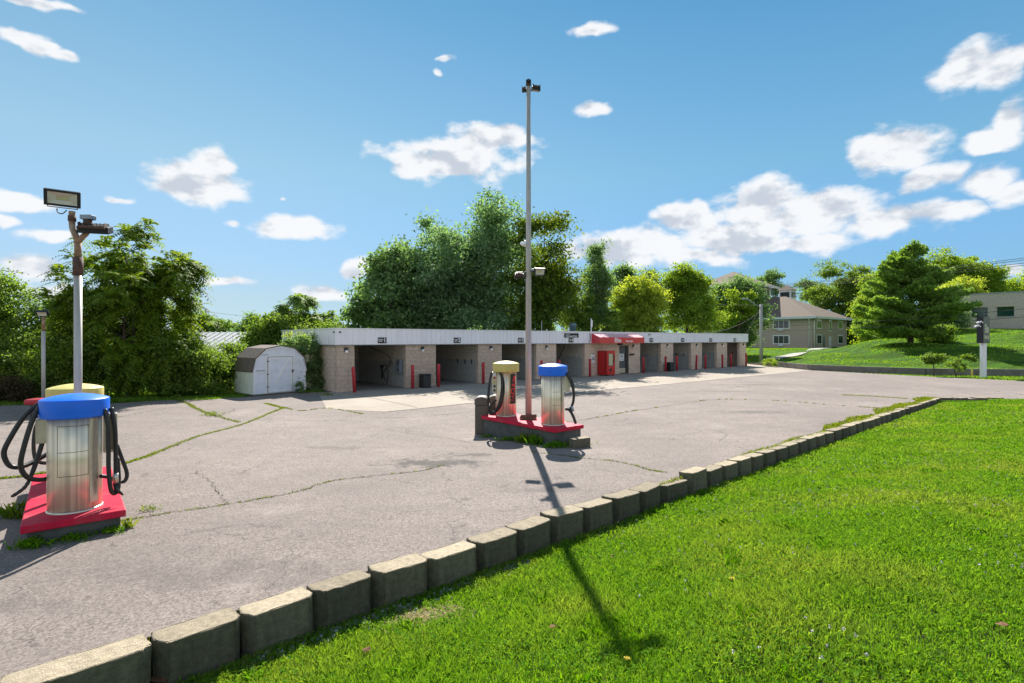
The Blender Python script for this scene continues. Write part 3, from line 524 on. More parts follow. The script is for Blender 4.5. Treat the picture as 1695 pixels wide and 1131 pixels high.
# ---------------------------------------------------------------- car wash building
P0 = Vector((-8.58, 26, 0)); LB = 41.3; DB = 8.1; ZB = 2.34; ZT = 3.14
def tf(px, off=0):                                   # building coordinate along the front of a picture column, on the line y=off
    k = (px-847.5)/880; bx = P0.x+V.x*off; by = P0.y+V.y*off; return (k*by-bx)/(U.x-U.y*k)
cw = thing('car_wash_building', 'long low white-fasciaed car wash with eight open bays and red awning', 'building', P0, PHI)
bays = [tuple(tf(p) for p in q) for q in ((586.7,671.7),(721.5,791.4),(830.6,887.7),(920.7,967.9),(1059.5,1094),(1114.4,1144),(1162,1186.5),(1203.5,1224.3))]
piers = [(0, bays[0][0])]+[(bays[i][1], bays[i+1][0]) for i in range(7)]+[(bays[7][1], LB)]
DI = 6.3
for i, (a, b) in enumerate(piers):
    if i == 4:
        d0, d1 = tf(1025), tf(1041)
        w = MB().box(a, d0, 0, .25, 0, ZB+.06).box(d1, b, 0, .25, 0, ZB+.06).box(d0, d1, 0, .25, 2.14, ZB+.06)
    else: w = MB().box(a, b, 0, .25, 0, ZB+.06)
    w.build('pier_wall', M['block'] if i in (0, 1, 2) else M['blockside'], cw)
    if 0 < i < 8 : MB().box(a+(.12 if i != 4 else 0), b-(.12 if i != 4 else 0), .252, DI, 0, ZB+.1).build('partition_wall', M['bay'], cw)
MB().box(0, .22, .252, DB, 0, ZB+.06).build('side_wall', M['blockside'], cw); MB().box(LB-.22, LB, .252, DB, 0, ZB+.06).build('side_wall', M['blockside'], cw)
MB().box(.222, LB-.222, DI+.002, DI+.2, 0, ZB+.1).build('back_wall', M['bay'], cw)
MB().box(.222, LB-.222, DB-.2, DB-.002, 0, ZB+.06).build('rear_wall', M['blockside'], cw)
MB().box(.0, LB, -.0, DB, -.2, .012).build('floor_slab', M['dark'] if 0 else pm('bay_floor', (.25, .24, .23), .7, var=.3, scale=2, dirt=(.07, .07, .07), damt=.7), cw)
MB().box(.02, LB-.02, .02, DB-.02, ZB+.062, ZB+.2).build('ceiling', M['bay'], cw)
MB().box(.03, LB-.03, .03, DB-.03, ZT-.18, ZT-.06).build('roof', M['white'], cw)
# ribbed fascia, front, sides
def ribs(p0, p1, nrm, z0, z1, mbx, pitch=.3):
    p0, p1, nrm = Vector(p0), Vector(p1), Vector(nrm); L_ = (p1-p0).length; t = (p1-p0)/L_; k = int(L_/pitch); pr = []
    for i in range(k):
        s = i*L_/k; w = L_/k
        for ds, dn in ((0, .035), (w*.80, .035), (w*.86, .0), (w*.94, .0)): pr.append(p0+t*(s+ds)+nrm*dn)
    pr.append(p1+nrm*.035); n = len(pr)
    mbx.add([(q.x, q.y, z0) for q in pr]+[(q.x, q.y, z1) for q in pr], [(i, i+1, n+i+1, n+i) for i in range(n-1)])
fb = MB(); ribs((-.1, -.1, 0), (LB+.1, -.1, 0), (0, -1, 0), ZB, ZT-.03, fb); ribs((-.1, DB+.1, 0), (-.1, -.1, 0), (-1, 0, 0), ZB, ZT-.03, fb); ribs((LB+.1, -.1, 0), (LB+.1, DB+.1, 0), (1, 0, 0), ZB, ZT-.03, fb); ribs((LB+.1, DB+.1, 0), (-.1, DB+.1, 0), (0, 1, 0), ZB, ZT-.03, fb)
f = fb.build('fascia', M['white'], cw)
tr = MB().box(-.16, LB+.16, -.16, -.02, ZT-.032, ZT+.02).box(-.16, -.02, -.018, DB+.16, ZT-.032, ZT+.02).box(LB+.02, LB+.16, -.018, DB+.16, ZT-.032, ZT+.02).box(-.018, LB+.018, DB+.02, DB+.16, ZT-.032, ZT+.02)
tr.box(-.145, -.06, -.145, -.06, ZB-.01, ZT-.034); tr.box(LB+.06, LB+.145, -.145, -.06, ZB-.01, ZT-.034); tr.build('fascia_trim', M['trim'], cw)
MB().box(-.13, LB+.13, -.128, .0, ZB-.03, ZB-.004).box(-.13, -.002, .002, DB+.1, ZB-.03, ZB-.004).build('fascia_drip_edge', M['bluegrey'], cw)
# bay number signs
FR = (R(90), 0, 0)
cent = [632.5, 756.8, 862.3, 945.3, 1078.3, 1130, 1176.6, 1216.4]
for i, px in enumerate(cent):
    t = tf(px, -.15); w = .47; sgn = MB().box(t-w/2, t+w/2, -.17, -.148, 2.40, 2.70, ch=.006).build('bay_number_sign', M['navy'], cw); sgn['label'] = f'small black sign with the number {i+1}'
    txt(str(i+1), .30, M['signw'], sgn, (t+.13, -.174, 2.55), FR, bold=.02); txt('WASH\nBAY', .10, M['signw'], sgn, (t-.09, -.174, 2.545), FR, bold=.012)
t0, t1 = tf(934, -.15), tf(957.5, -.15); sg = MB().box(t0, t1, -.17, -.148, 2.73, 3.02, ch=.005).build('dryer_sign', M['navy'], cw); sg['label'] = 'black sign reading High Speed Dryer'
txt('High Speed Dryer', .155, M['signw'], sg, ((t0+t1)/2, -.174, 2.825), FR, bold=.02, sx=.98); txt('Featuring Our', .075, M['signw'], sg, (t0+.32, -.174, 2.955), FR, bold=.01)
# wall lamps on the piers
for i, px in enumerate((573, 699.5, 812.7, 905, 1049, 1105, 1153.5, 1196, 1231)):
    t = tf(px, -.05); lp = MB().box(t-.09, t+.09, -.07, -.002, 2.0, 2.2, ch=.01).build('wall_lamp', M['black'], cw)
    MB().box(t-.07, t+.07, -.15, -.03, 1.93, 2.06, ch=.03).build('lamp_diffuser', M['lampshade'], lp)
# awning
a0, a1 = tf(979, -.12), tf(1066.7, -.9)+.0; ap = .77; aw = MB()
pr = [(-.13, 2.32), (-.13, 3.04), (-.13-ap, 2.75), (-.13-ap, 2.32)]
n4 = [(a0, y, z) for y, z in pr]+[(a1, y, z) for y, z in pr]
aw.add(n4, [(0,1,2,3),(4,7,6,5),(2,6,7,3),(0,4,5,1)]); awo = aw.build('awning', M['vinyl'], cw); MB().add([n4[1], n4[5], n4[6], n4[2]], [(0,1,2,3)]).build('awning_top', M['vinyltop'], awo); awo['label'] = 'red vinyl awning over the office door'
tc0 = tf(1018, -.9); txt('Elite', .46, M['signw'], awo, (tc0+.32, -.908, 2.53), FR, bold=.018, sx=.92); txt('Auto Spa', .22, M['signw'], awo, (tc0+1.65, -.908, 2.47), FR, bold=.018)
# office door in pier 5
dr = MB().box(d0+.06, d1-.30, .10, .14, .03, 2.10).build('office_door', M['door'], cw)
MB().box(d0+.08, d1-.32, .09, .099, .06, .42).build('kick_plate', M['steelbox'], dr)
MB().box(d1-.295, d1-.02, .06, .16, .03, 2.12).box(d0, d0+.055, .06, .16, .03, 2.12).build('door_frame', M['black'], dr)
ps = MB().box(d0+.14, d1-.50, .088, .098, .98, 1.52).build('poster', M['paper'], dr); pc = (d0+.14+d1-.50)/2; pw = d1-.5-d0-.14
txt('Elite', .15, M['ink'], ps, (pc, .086, 1.33), FR, bold=.02); txt('Auto Spa', .085, M['ink'], ps, (pc, .086, 1.20), FR, bold=.01); txt('OPEN 24 HOURS', .05, M['ink'], ps, (pc, .086, 1.07), FR); txt('WELCOME TO', .05, M['ink'], ps, (pc, .086, 1.45), FR)
MB().box(tf(1041.8), tf(1048.5), -.10, -.001, 1.37, 1.52).build('mail_box', M['black'], cw); MB().box(tf(1022.5), tf(1027.5), -.2, -.001, 2.16, 2.3, ch=.02).build('security_camera', M['black'], cw)
MB().box(tf(978, -.02), tf(984, -.02), -.05, -.002, .93, 1.50, ch=.005).build('notice_board', M['paper'], cw)
nb = cw.children[-1]; txt('NOTICE\nNO\nSMOKING', .09, M['ink'], nb, ((tf(978)+tf(984))/2, -.053, 1.22), FR, bold=.01)
MB().tube([(tf(975.5, -.18), -.2, 3.05), (tf(976.5, -.18), -.22, 2.9), (tf(976.5, -.18), -.22, 2.5), (tf(975, -.18), -.18, 2.42)], .02, 6).build('conduit', M['dark'], cw)
for px in (548+4, 562.5): MB().box(tf(px, -.14)-.04, tf(px, -.14)+.04, -.19, -.13, 2.92, 2.99, ch=.01).build('security_camera', M['black'], cw)
MB().box(tf(1073, -.16), tf(1077, -.16), -.22, -.13, 2.96, 3.0).build('security_camera', M['black'], cw)
# bay fittings: meter box + hose in bay one, wall clips and cabinets in the others
for i, (a, b) in enumerate(bays):
    xw = b+.118
    if i in (0,):
        mb_ = MB().box(b-.10, xw, .5, .95, .78, 1.5, ch=.01).build('meter_box', M['bluegrey'], cw); MB().box(b-.115, b-.101, .6, .7, 1.25, 1.4).box(b-.115, b-.101, .6, .72, .9, 1.0).build('coin_panel', M['black'], mb_)
        MB().tube(spline([(b-1.3, 2.6, 2.4), (b-.6, 2.2, 2.0), (b-.12, 1.6, 1.6), (b-.1, 1.7, 1.2), (b-.05, 2.3, .9), (b-.03, 2.6, .6), (b-.05, 2.2, .25)], 8), .022, 6).build('hose', M['rubber'], cw)
        MB().tube([(xw-.08, 2.9, .35), (xw-.08, 2.9, 1.05)], .045, 8).box(xw-.16, xw, 2.78, 3.0, 1.0, 1.12).build('brush_holder', M['black'], cw)
        MB().tube(spline([(b-.02, 2.8, 1.08), (b-.02, 2.3, 1.15), (b-.05, 2.0, .7), (b-.08, 2.0, .05)], 8), .02, 6).build('hose', M['rubber'], cw)
    elif i in (4, 6, 2):
        x0 = tf(1067.6, 5) if i == 4 else (tf(1161.5, 5) if i == 6 else tf(878, 5)); cb = MB().box(b-.9 if i == 2 else a+.55, b+.1 if i == 2 else a+1.75, DI-.35, DI-.002, .02, 1.95, ch=.01).build('equipment_cabinet', M['dark'], cw)
        MB().box(a+.8, a+1.4, DI-.37, DI-.352, 1.2, 1.6).build('control_panel', M['duct'], cb)
        MB().tube([(a+1.2, 4.2, 2.4), (a+1.2, 4.2, 1.9)], .02, 6).build('hose_boom', M['black'], cw)
    if i in (1, 3, 5, 7):
        for k, yy in enumerate((.8, 1.5, 2.3)):
            MB().box(xw-.05, xw, yy-.03, yy+.03, 1.12, 1.38, ch=.01).build('mat_clip', M['black'], cw)
    if i == 3:
        MB().tube(spline([(a+.3, 1.0, 2.38), (a+1.2, 1.5, 2.2), (b-.4, 1.4, 2.36)], 8), .03, 6).build('hose_boom', M['rubber'], cw)
        MB().tube(spline([(b-.6, 1.4, 2.3), (b-.8, 1.4, 1.8), (b-1.4, 1.3, 1.1), (b-1.7, 1.3, .6)], 8), .03, 6).build('hose', M['rubber'], cw)
# things on the roof
t = tf(948, 1); MB().lathe([(.0, 0), (.22, 0), (.22, .5), (.30, .52), (.30, .6), (.12, .72), (0, .72)], (t, 1.0, ZT-.06), 20).build('roof_vent', M['duct'], cw)
for px in (934, 941): MB().lathe([(0, 0), (.05, 0), (.05, .35), (0, .35)], (tf(px, .5), .5, ZT-.06), 8).build('vent_pipe', M['white'], cw)
t = tf(975, .3); MB().tube([(t, .1, ZT-.1), (t, .1, ZT+.95)], .03, 8).box(t-.02, t+.09, .04, .12, ZT+.35, ZT+.85, ch=.01).build('antenna', M['white'], cw)
t = tf(896.5, 2); MB().tube([(t, 2, ZT-.1), (t, 2, ZT+.75)], .015, 6).build('antenna', M['white'], cw)

# ---------------------------------------------------------------- bollards, bins, vending machine in front of the bays
def bollard_proto():
    r = .085; b = thing('bollard', '', 'bollard')
    MB().lathe([(0, 0), (r, 0), (r, 1.19), (r*.93, 1.23), (r*.6, 1.26), (0, 1.27)], n=20).build('post', M['red'], b)
    MB().lathe([(r+.004, 1.02), (r+.010, 1.03), (r+.010, 1.06), (r+.004, 1.07)], n=20).lathe([(r+.004, 1.12), (r+.010, 1.13), (r+.010, 1.16), (r+.004, 1.17)], n=20).build('band', M['red'], b); return b
bp = bollard_proto(); first = True
BL = [(587,'leaning red bollard at the left end of the car wash'),(683,'red bollard just left of the nearer black bin'),(726,'red bollard just right of the nearer black bin, at the opening with two wall clips'),(800,'red bollard standing against the pier left of the yellow-capped vacuum'),
      (896.5,'red bollard half hidden between tall lamp pole and blue-topped vacuum'),(925.6,'red bollard whose tip shows above the blue-capped vacuum'),(976.5,'red bollard in front of the white notice by the red vending machine'),(1065,'red bollard right of the office door under the awning end'),
      (1101.8,'red bollard touching the left side of the farther black bin'),(1120.3,'red bollard to the right of the farther black bin'),(1152.2,'slightly leaning red bollard, fifth from the right end of the row'),(1167.8,'red bollard in front of the last dark equipment cabinet'),
      (1195.8,'red bollard, third from the right end of the row'),(1210,'red bollard in front of the last opening on the right'),(1235,'red bollard past the far right end of the car wash')]
for i, (px, lb) in enumerate(BL):
    o = bp if first else copy_tree(bp); first = False; off = -.55 if i not in (14,) else -.5; t = tf(px, off); p = P0+U*t+V*off
    o.location = (p.x, p.y, 0); o['label'] = lb; o['group'] = 'red bollards along the car wash front'
    o.rotation_euler = (0, 0, i*.7); 
    if i == 0: o.rotation_euler = (R(-1), R(-3.6), 0)
    elif i == 10: o.rotation_euler = (0, R(2.5), 0)
def bin_thing(px, off, lb, h, w):
    t = tf(px, off); p = P0+U*t+V*off; o = thing('trash_can', lb, 'trash can', (p.x, p.y, .01), PHI, 'black bins by the bays')
    MB().box(-w/2, w/2, -w/2, w/2, 0, h*.88, ch=.03).build('bin_body', M['black'], o); MB().box(-w/2-.02, w/2+.02, -w/2-.02, w/2+.02, h*.885, h, ch=.035).build('lid', M['black'], o)
bin_thing(703.6, -.5, 'square black bin standing between bays 1 and 2', .74, .48); bin_thing(1108.5, -.5, 'square black bin at the pier between bays 5 and 6', .74, .5)
vm = thing('vending_machine', 'red vending machine with a lit product window under the awning', 'vending machine', P0+U*(tf(989, -.05))+V*(-.97), PHI)
MB().box(0, .84, .20, .92, .07, 1.78, ch=.012).build('cabinet', M['vendside'], vm); MB().box(0, .84, .15, .198, .07, 1.78).build('door_gasket', M['black'], vm)
vd = MB().box(0, .84, .0, .148, .09, 1.79, ch=.015).build('vending_door', M['vend'], vm)
MB().box(.10, .60, -.006, -.001, .70, 1.62).build('window_frame', M['black'], vd); MB().box(.14, .56, -.010, -.0065, .74, 1.58).build('product_window', M['cream'], vd)
MB().box(.66, .76, -.012, -.001, .9, 1.5, ch=.004).build('coin_panel', M['black'], vd); MB().box(.22, .48, -.012, -.001, .34, .52, ch=.004).build('delivery_flap', M['black'], vd)
for x in (.05, .68): MB().box(x, x+.12, .05, .15, 0, .07).build('leg', M['dark'], vm)

# ---------------------------------------------------------------- garden shed
A = Vector((-11.9, 24.44, 0)); ang = math.atan2(26.4-24.44, -10.26+11.9); sh = thing('garden_shed', 'small white wooden shed with a barn roof and Z-braced door', 'shed', A, ang)
w, dp = 2.56, 1.95; zb = .06
prof = [(0, zb), (w, zb), (w, 1.17), (w*.945, 1.70), (w*.77, 2.14), (w/2, 2.27), (w*.23, 2.14), (w*.055, 1.70), (0, 1.17)]
MB().prismy(prof, .0, .03).build('front_wall', M['shed'], sh); MB().prismy(prof, dp-.03, dp).build('back_wall', M['shed'], sh)
MB().box(0, .03, .031, dp-.031, zb, 1.17).build('side_wall', M['shedside'], sh); MB().box(w-.03, w, .031, dp-.031, zb, 1.17).build('side_wall', M['shed'], sh)
ro = [(-.07, 1.12), (w*.03, 1.74), (w*.22, 2.19), (w/2, 2.33), (w*.78, 2.19), (w*.97, 1.74), (w+.07, 1.12)]
ri = [(x+(.03 if x < w/2 else -.03 if x > w/2 else 0), z-.045) for x, z in ro]
rf = MB()
for i in range(6): rf.prismy([ri[i], ri[i+1], ro[i+1], ro[i]], -.06, dp+.06)
rf.build('roof', M['sshingle'], sh)
tb = MB()
for i in range(6): tb.prismy([(ri[i][0], ri[i][1]-.06), (ri[i+1][0], ri[i+1][1]-.06), ri[i+1], ri[i]], -.045, -.001)
tb.box(0, .08, -.02, -.001, zb, 1.12).box(w-.08, w, -.02, -.001, zb, 1.12).box(.1, .62, -.012, -.001, 1.08, 1.12).box(1.95, w-.1, -.012, -.001, 1.08, 1.12).box(.55, .66, -.022, -.001, zb, 1.78).box(1.88, 1.99, -.022, -.001, zb, 1.78).box(.55, 1.99, -.022, -.001, 1.782, 1.86).box(.45, 2.1, -.012, -.001, 1.87, 1.89)
tb.build('trim', M['trim'], sh)
ds = MB().box(.67, 1.87, -.03, -.002, .10, 1.76).build('door', M['shed'], sh)
MB().box(.67, .77, -.048, -.031, .10, 1.76).box(1.77, 1.87, -.048, -.031, .10, 1.76).box(.772, 1.768, -.048, -.031, .10, .2).box(.772, 1.768, -.048, -.031, 1.66, 1.76).add([(.775,-.047,.2),(.89,-.047,.2),(1.765,-.047,1.66),(1.65,-.047,1.66),(.775,-.031,.2),(.89,-.031,.2),(1.765,-.031,1.66),(1.65,-.031,1.66)], [(0,1,2,3),(4,7,6,5),(0,4,5,1),(1,5,6,2),(2,6,7,3),(3,7,4,0)]).build('brace', M['trim'], ds)
MB().box(.66, .672, -.05, -.02, .1, 1.76).box(1.868, 1.88, -.05, -.02, .1, 1.76).box(.66, 1.88, -.04, -.02, 1.76, 1.775).build('door_gap', M['ink'], sh)
for z in (.35, .95, 1.55): MB().box(.62, .72, -.062, -.049, z, z+.035).build('hinge', M['black'], ds)
MB().box(1.80, 1.95, -.065, -.049, 1.09, 1.13).box(1.84, 1.89, -.075, -.05, .99, 1.08).build('latch', M['black'], ds)
MB().box(.12, .60, -.016, -.0125, 1.125, 1.15).box(.3, .7, -.016, -.0235, 1.868, 1.885).build('peeling_gap', M['ink'], sh)
MB().box(.02, w-.02, .02, dp-.02, 0, zb-.002).build('skid_base', M['wallconc'], sh)

# ---------------------------------------------------------------- vacuum islands
def island(name, lb, a, b, wa, lb_, hz, zg):
    o = thing(name, lb, 'vacuum island', W2(a, b, 0), PHI)
    MB().box(.06, wa-.06, .06, lb_-.06, zg, hz-.10).build('curb_base', M['plinth'], o)
    MB().box(0, wa, 0, lb_, hz-.098, hz, ch=.015).build('slab_top', M['redtop'], o); return o
island('vacuum_island', 'red slab island on a dark curb at the middle of the lot', 9.21, 9.37, 1.05, 3.05, .39, -.3)
island('vacuum_island', 'red slab island on a dark curb at the left edge of the lot', -.456, 8.98, 1.07, 3.3, .27, -.05)

def vac(name, lb, loc, rz, capmat, parts):
    o = thing(name, lb, 'vacuum', loc, rz); r = .30
    MB().lathe([(0, 0), (r, 0), (r, 1.34), (0, 1.34)], n=56).build('canister', M['steel'], o)
    MB().lathe([(r+.012, 0), (r+.012, .02), (r+.001, .025)], n=56).build('base_ring', M['steelbox'], o)
    c = .385; MB().lathe([(0, 1.27), (c-.03, 1.27), (c-.004, 1.275), (c, 1.29), (c, 1.50), (c-.004, 1.512), (c-.02, 1.52), (c*.8, 1.540), (c*.55, 1.563), (c*.3, 1.579), (c*.1, 1.585), (0, 1.586)], n=64).build('cap', capmat, o)
    return o
def arcpanel(r, a0, a1, z0, z1, th=.003, n=14):                       # curved panel hugging the canister; angles in degrees, -90 faces the viewer side
    mb = MB(); vs = []
    for rr_ in (r, r+th):
        for z in (z0, z1):
            for i in range(n+1): q = R(a0+(a1-a0)*i/n); vs.append((rr_*math.cos(q), rr_*math.sin(q), z))
    m_ = n+1; F = []
    for i in range(n): F += [(2*m_+i, 2*m_+i+1, 3*m_+i+1, 3*m_+i), (i+1, i, m_+i, m_+i+1), (m_+i, 3*m_+i, 3*m_+i+1, m_+i+1), (i, i+1, 2*m_+i+1, 2*m_+i)]
    F += [(0, 2*m_, 3*m_, m_), (n, m_+n, 3*m_+n, 2*m_+n)]; mb.add(vs, F); return mb
def hose(o, pts, r=.027): return MB().tube(spline(pts, 8), r, 12).build('hose', M['rubber'], o)
def seams(o, a0, a1, zs):
    z0, z1 = min(zs), max(zs); g = arcpanel(.3005, a0, a0+.7, z0, z1, .0025, 1)
    for z in zs: q = arcpanel(.3005, a0, a1, z-.003, z+.003, .0025); g.add(q.v, q.f)
    q = arcpanel(.3005, a1-.7, a1, z0, z1, .0025, 1); g.add(q.v, q.f); g.build('panel_seam', M['seam'], o)
# nearest left, blue cap
v1 = vac('vacuum_cleaner', 'blue-capped steel vacuum canister at the front of the left island', (-6.04, 7.35, .27), PHI, M['blue'], None)
seams(v1, -128, -62, (.50, .82, 1.17)); arcpanel(.3005, -60, -38, .10, 1.25, .008).build('side_plate', M['steelbox'], v1)
MB().box(.31, .47, -.02, .12, .72, 1.27, ch=.008).build('control_box', M['steelbox'], v1); MB().box(.335, .45, -.035, -.021, .76, 1.23).build('hanger_plate', M['tan'] if 0 else M['seam'], v1)
MB().box(-.41, -.29, .02, .14, .93, 1.26, ch=.006).build('control_box', M['steelbox'], v1)
def L1(x, y, dy): return ((x-124)/152, dy, (850-y)/122)
hose(v1, [L1(172,684,-.22), L1(178,720,-.26), L1(178,780,-.28), L1(182,820,-.26), L1(190,829,-.22), L1(196,815,-.18), L1(194,770,-.16)], .028)
hose(v1, [L1(184,684,-.10), L1(190,720,-.16), L1(191,770,-.18), L1(191,800,-.2)], .028)
MB().tube([L1(190.5,795,-.2), L1(191,812,-.2)], .036, 12).build('hose_cuff', M['steelbox'], v1); MB().tube([L1(190,812,-.2), L1(192,824,-.22), L1(203,833,-.26)], [.03, .03, .012], 10).build('nozzle', M['rubber'], v1)
hose(v1, [L1(194,750,.0), L1(203,775,.0), L1(212,802,-.02), L1(208,815,-.04), L1(196,814,-.05), L1(180,803,-.12), L1(165,797,-.2)], .026)
hose(v1, [L1(66,672,.05), L1(45,690,.0), L1(25,722,-.05), L1(16,745,-.05), L1(24,765,-.05), L1(40,770,-.02), L1(60,766,.1), L1(80,758,.2)], .030)
hose(v1, [L1(68,675,-.05), L1(58,695,-.1), L1(46,735,-.15), L1(41,765,-.15), L1(50,785,-.12), L1(70,794,-.05), L1(90,795,.1)], .030)
MB().tube(spline([L1(76,720,.1), L1(68,750,.05), L1(56,785,.0), L1(46,803,-.05), L1(27,814,-.1)], 6), [.028]*12+[.024, .02]*6+[.012], 10).build('nozzle', M['rubber'], v1)
v2 = vac('vacuum_cleaner', 'pale yellow-capped vacuum canister hidden behind the near blue-capped one', tuple(W2(.10, 11.62, .27)), PHI, M['yellow'], None); seams(v2, -128, -62, (.50, .82, 1.17))
hose(v2, [(-.33, 0, 1.2), (-.5, -.05, .9), (-.5, -.1, .4), (-.3, -.1, .3)])
# middle island, yellow cap with VACUUM sticker
v3 = vac('vacuum_cleaner', 'yellow-capped vacuum canister with a red VACUUM sticker', (-.176, 15.5, .39), 0, M['yellow'], None)
arcpanel(.3005, -70, -22, .36, 1.22, .003).build('sticker', M['navy'], v3); st = v3.children[-1]
arcpanel(.304, -70, -67, .36, 1.22, .002, 2).build('sticker_stripe', M['orange'], st); arcpanel(.304, -66.5, -63.5, .36, 1.22, .002, 2).build('sticker_stripe', M['rainbow'], st)
vt = txt('VACUUM', .225, M['signred'], st, (0, 0, 0), (0, 0, 0), bold=.02, ext=.002)
for v in vt.data.vertices:                                        # lay the word on the curve, reading upwards with a slant
    X, Y, Z = v.co; z = .79+X*.82; aa = -46+R(0)+(-Y+(-X)*.0)*-0; ang_ = R(-46)+(Y*-1.0*-1)*0
    s_ = -Y+X*.17; q = R(-44)+s_/.305; rr_ = .3065+Z; v.co = (rr_*math.cos(q), rr_*math.sin(q), z)
for k, z in enumerate((1.25, 1.12, .99, .86, .72)): pass
bx = MB().box(-.40, -.28, -.14, -.02, .66, 1.26, ch=.006).build('control_box', M['steelbox'], v3)
for z, m_ in ((1.06, 'red'), (.94, 'yellow'), (.82, 'black'), (.70, 'black')): MB().box(-.36, -.30, -.15, -.141, z, z+.07).build('button_panel', M[m_], bx)
MB().box(-.385, -.295, -.15, -.141, 1.14, 1.24).build('instruction_plate', M['paper'], bx)
def L3(x, y, dy): return ((x-837.5)/56.8, dy, (690-y)/57.5)
hose(v3, [L3(824,614,-.25), L3(830,622,-.32), L3(831,645,-.36), L3(826,670,-.38), L3(816,685,-.38), L3(810,680,-.36), L3(809,660,-.34), L3(811,635,-.30), L3(814,618,-.2)], .034)
hose(v3, [L3(826,614,-.28), L3(833,628,-.31), L3(834,650,-.32), L3(829,672,-.36), L3(820,682,-.36), L3(812,678,-.34), L3(815,668,-.30), L3(822,663,-.25)], .028)
# middle island, blue cap
v4 = vac('vacuum_cleaner', 'blue-capped steel vacuum canister at the front of the middle island', (1.066, 13.9, .39), 0, M['blue'], None); seams(v4, -100, -48, (.52, .86, 1.18))
def L4(x, y, dy): return ((x-915)/63.3, dy, (705-y)/64)
MB().box(.28, .44, -.02, .12, .86, 1.28, ch=.006).build('control_box', M['steelbox'], v4); arcpanel(.3005, -47, -44, .1, 1.2, .01, 2).build('seam_strip', M['steelbox'], v4)
hose(v4, [L4(936,620,-.2), L4(943,632,-.2), L4(948,650,-.2), L4(947,668,-.2), L4(941,680,-.2)], .034); hose(v4, [L4(938,618,-.1), L4(947,635,-.1), L4(949,655,-.12), L4(946,672,-.15), L4(941,680,-.18)], .028)
MB().tube([L4(944,673,-.2), L4(947,682,-.2)], .04, 8).build('hose_cuff', M['bluegrey'], v4)
hose(v4, [L4(934,678,-.22), L4(941,680,-.24), L4(947,690,-.26), L4(951,702,-.28)], .036)
# low red-topped unit and lamp far left
cab = thing('vacuum_cabinet', 'low red-topped black unit half hidden behind the near blue vacuum', 'vacuum', (-15.75, 17.9, lot_z(-15.75, 17.9)), R(25))
MB().box(-.3, .35, -.25, .25, 0, .42, ch=.02).build('base', M['black'], cab); MB().box(-.46, .46, -.3, .3, .43, .62, ch=.07).build('lid', M['red'], cab)
# bins and loose block at the middle island
for i, (x, y, lb) in enumerate(((-.90, 15.85, 'brown round-topped bin at the left end of the middle island'), (-.40, 16.25, 'second brown round-topped bin tucked behind the yellow-capped vacuum'))):
    b = thing('trash_bin', lb, 'trash can', (x, y, lot_z(x, y)), 0, 'brown bins by the island'); w = .19 if i == 0 else .27
    MB().box(-w, w, -.25, .25, 0, .86, ch=.02).build('bin_body', M['tan'], b); MB().prismy([(-w-.01, .87), (w+.01, .87), (w+.01, 1.04), (w*.6, 1.09), (0, 1.11), (-w*.6, 1.09), (-w-.01, 1.04)], -.26, .26).build('lid', M['tan'], b)
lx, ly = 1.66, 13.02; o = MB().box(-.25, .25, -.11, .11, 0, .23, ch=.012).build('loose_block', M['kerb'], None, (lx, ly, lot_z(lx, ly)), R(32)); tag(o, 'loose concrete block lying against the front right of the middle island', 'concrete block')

# ---------------------------------------------------------------- lamp poles
def flood(parent, loc, rz, tilt, w=.40, h=.28, lens=True, name='floodlight'):
    h_ = bpy.data.objects.new('t', None); rot = Matrix.Rotation(rz, 4, 'Z') @ Matrix.Rotation(tilt, 4, 'X'); T = Matrix.Translation(loc) @ rot
    def tr(mb): mb.v = [tuple(T @ Vector(v)) for v in mb.v]; return mb
    bpy.data.objects.remove(h_)
    o = tr(MB().box(-w/2, w/2, 0, .06, -h/2, h/2, ch=.01)).build(name, M['black'], parent)
    fins = MB()
    for k in range(7): fins.box(-w/2+.04+k*(w-.09)/6, -w/2+.05+k*(w-.09)/6, .061, .10, -h/2+.03, h/2-.03)
    tr(fins).build('heat_fins', M['dark'], o)
    iw, ih = w*.40, h*.36; dd = .045
    tr(MB().box(-w/2, w/2, -dd, -.0005, ih, h/2, ch=.004).box(-w/2, w/2, -dd, -.0005, -h/2, -ih, ch=.004).box(-w/2, -iw, -dd, -.0005, -ih, ih).box(iw, w/2, -dd, -.0005, -ih, ih)).build('bezel', M['black'], o)
    fr = MB().add([(-iw, -dd+.004, -ih), (iw, -dd+.004, -ih), (iw, -dd+.004, ih), (-iw, -dd+.004, ih), (-iw*.42, -.003, -ih*.3), (iw*.42, -.003, -ih*.3), (iw*.42, -.003, ih*.3), (-iw*.42, -.003, ih*.3)], [(0,1,5,4),(1,2,6,5),(2,3,7,6),(3,0,4,7)])
    tr(fr).build('reflector', M['lens'], o); tr(MB().box(-iw*.42, iw*.42, -.008, -.0035, -ih*.3, ih*.3)).build('led_plate', M['led'], o)
    tr(MB().box(-w*.42, -w*.40, .02, .12, -h*.2, -h*.62).box(w*.40, w*.42, .02, .12, -h*.2, -h*.62).box(-w*.42, w*.42, .04, .08, -h*.64, -h*.60)).build('bracket', M['rustdark'], o)
    return o
LP = W2(.12, 10.45); LP.z = .27
lp = thing('lamp_pole', 'grey lamp pole with rusty forked top on the left island', 'lamp pole', LP, 0)
MB().tube([(0, 0, 0), (0, 0, 3.35)], .052, 20).build('pole', M['pole'], lp); MB().tube([(0, 0, 3.30), (0, 0, 3.58)], .066, 20).build('collar', M['rustdark'], lp)
MB().tube([(0, 0, 3.581), (0, 0, 3.80)], .046, 14).build('pipe_stub', M['rust'], lp)
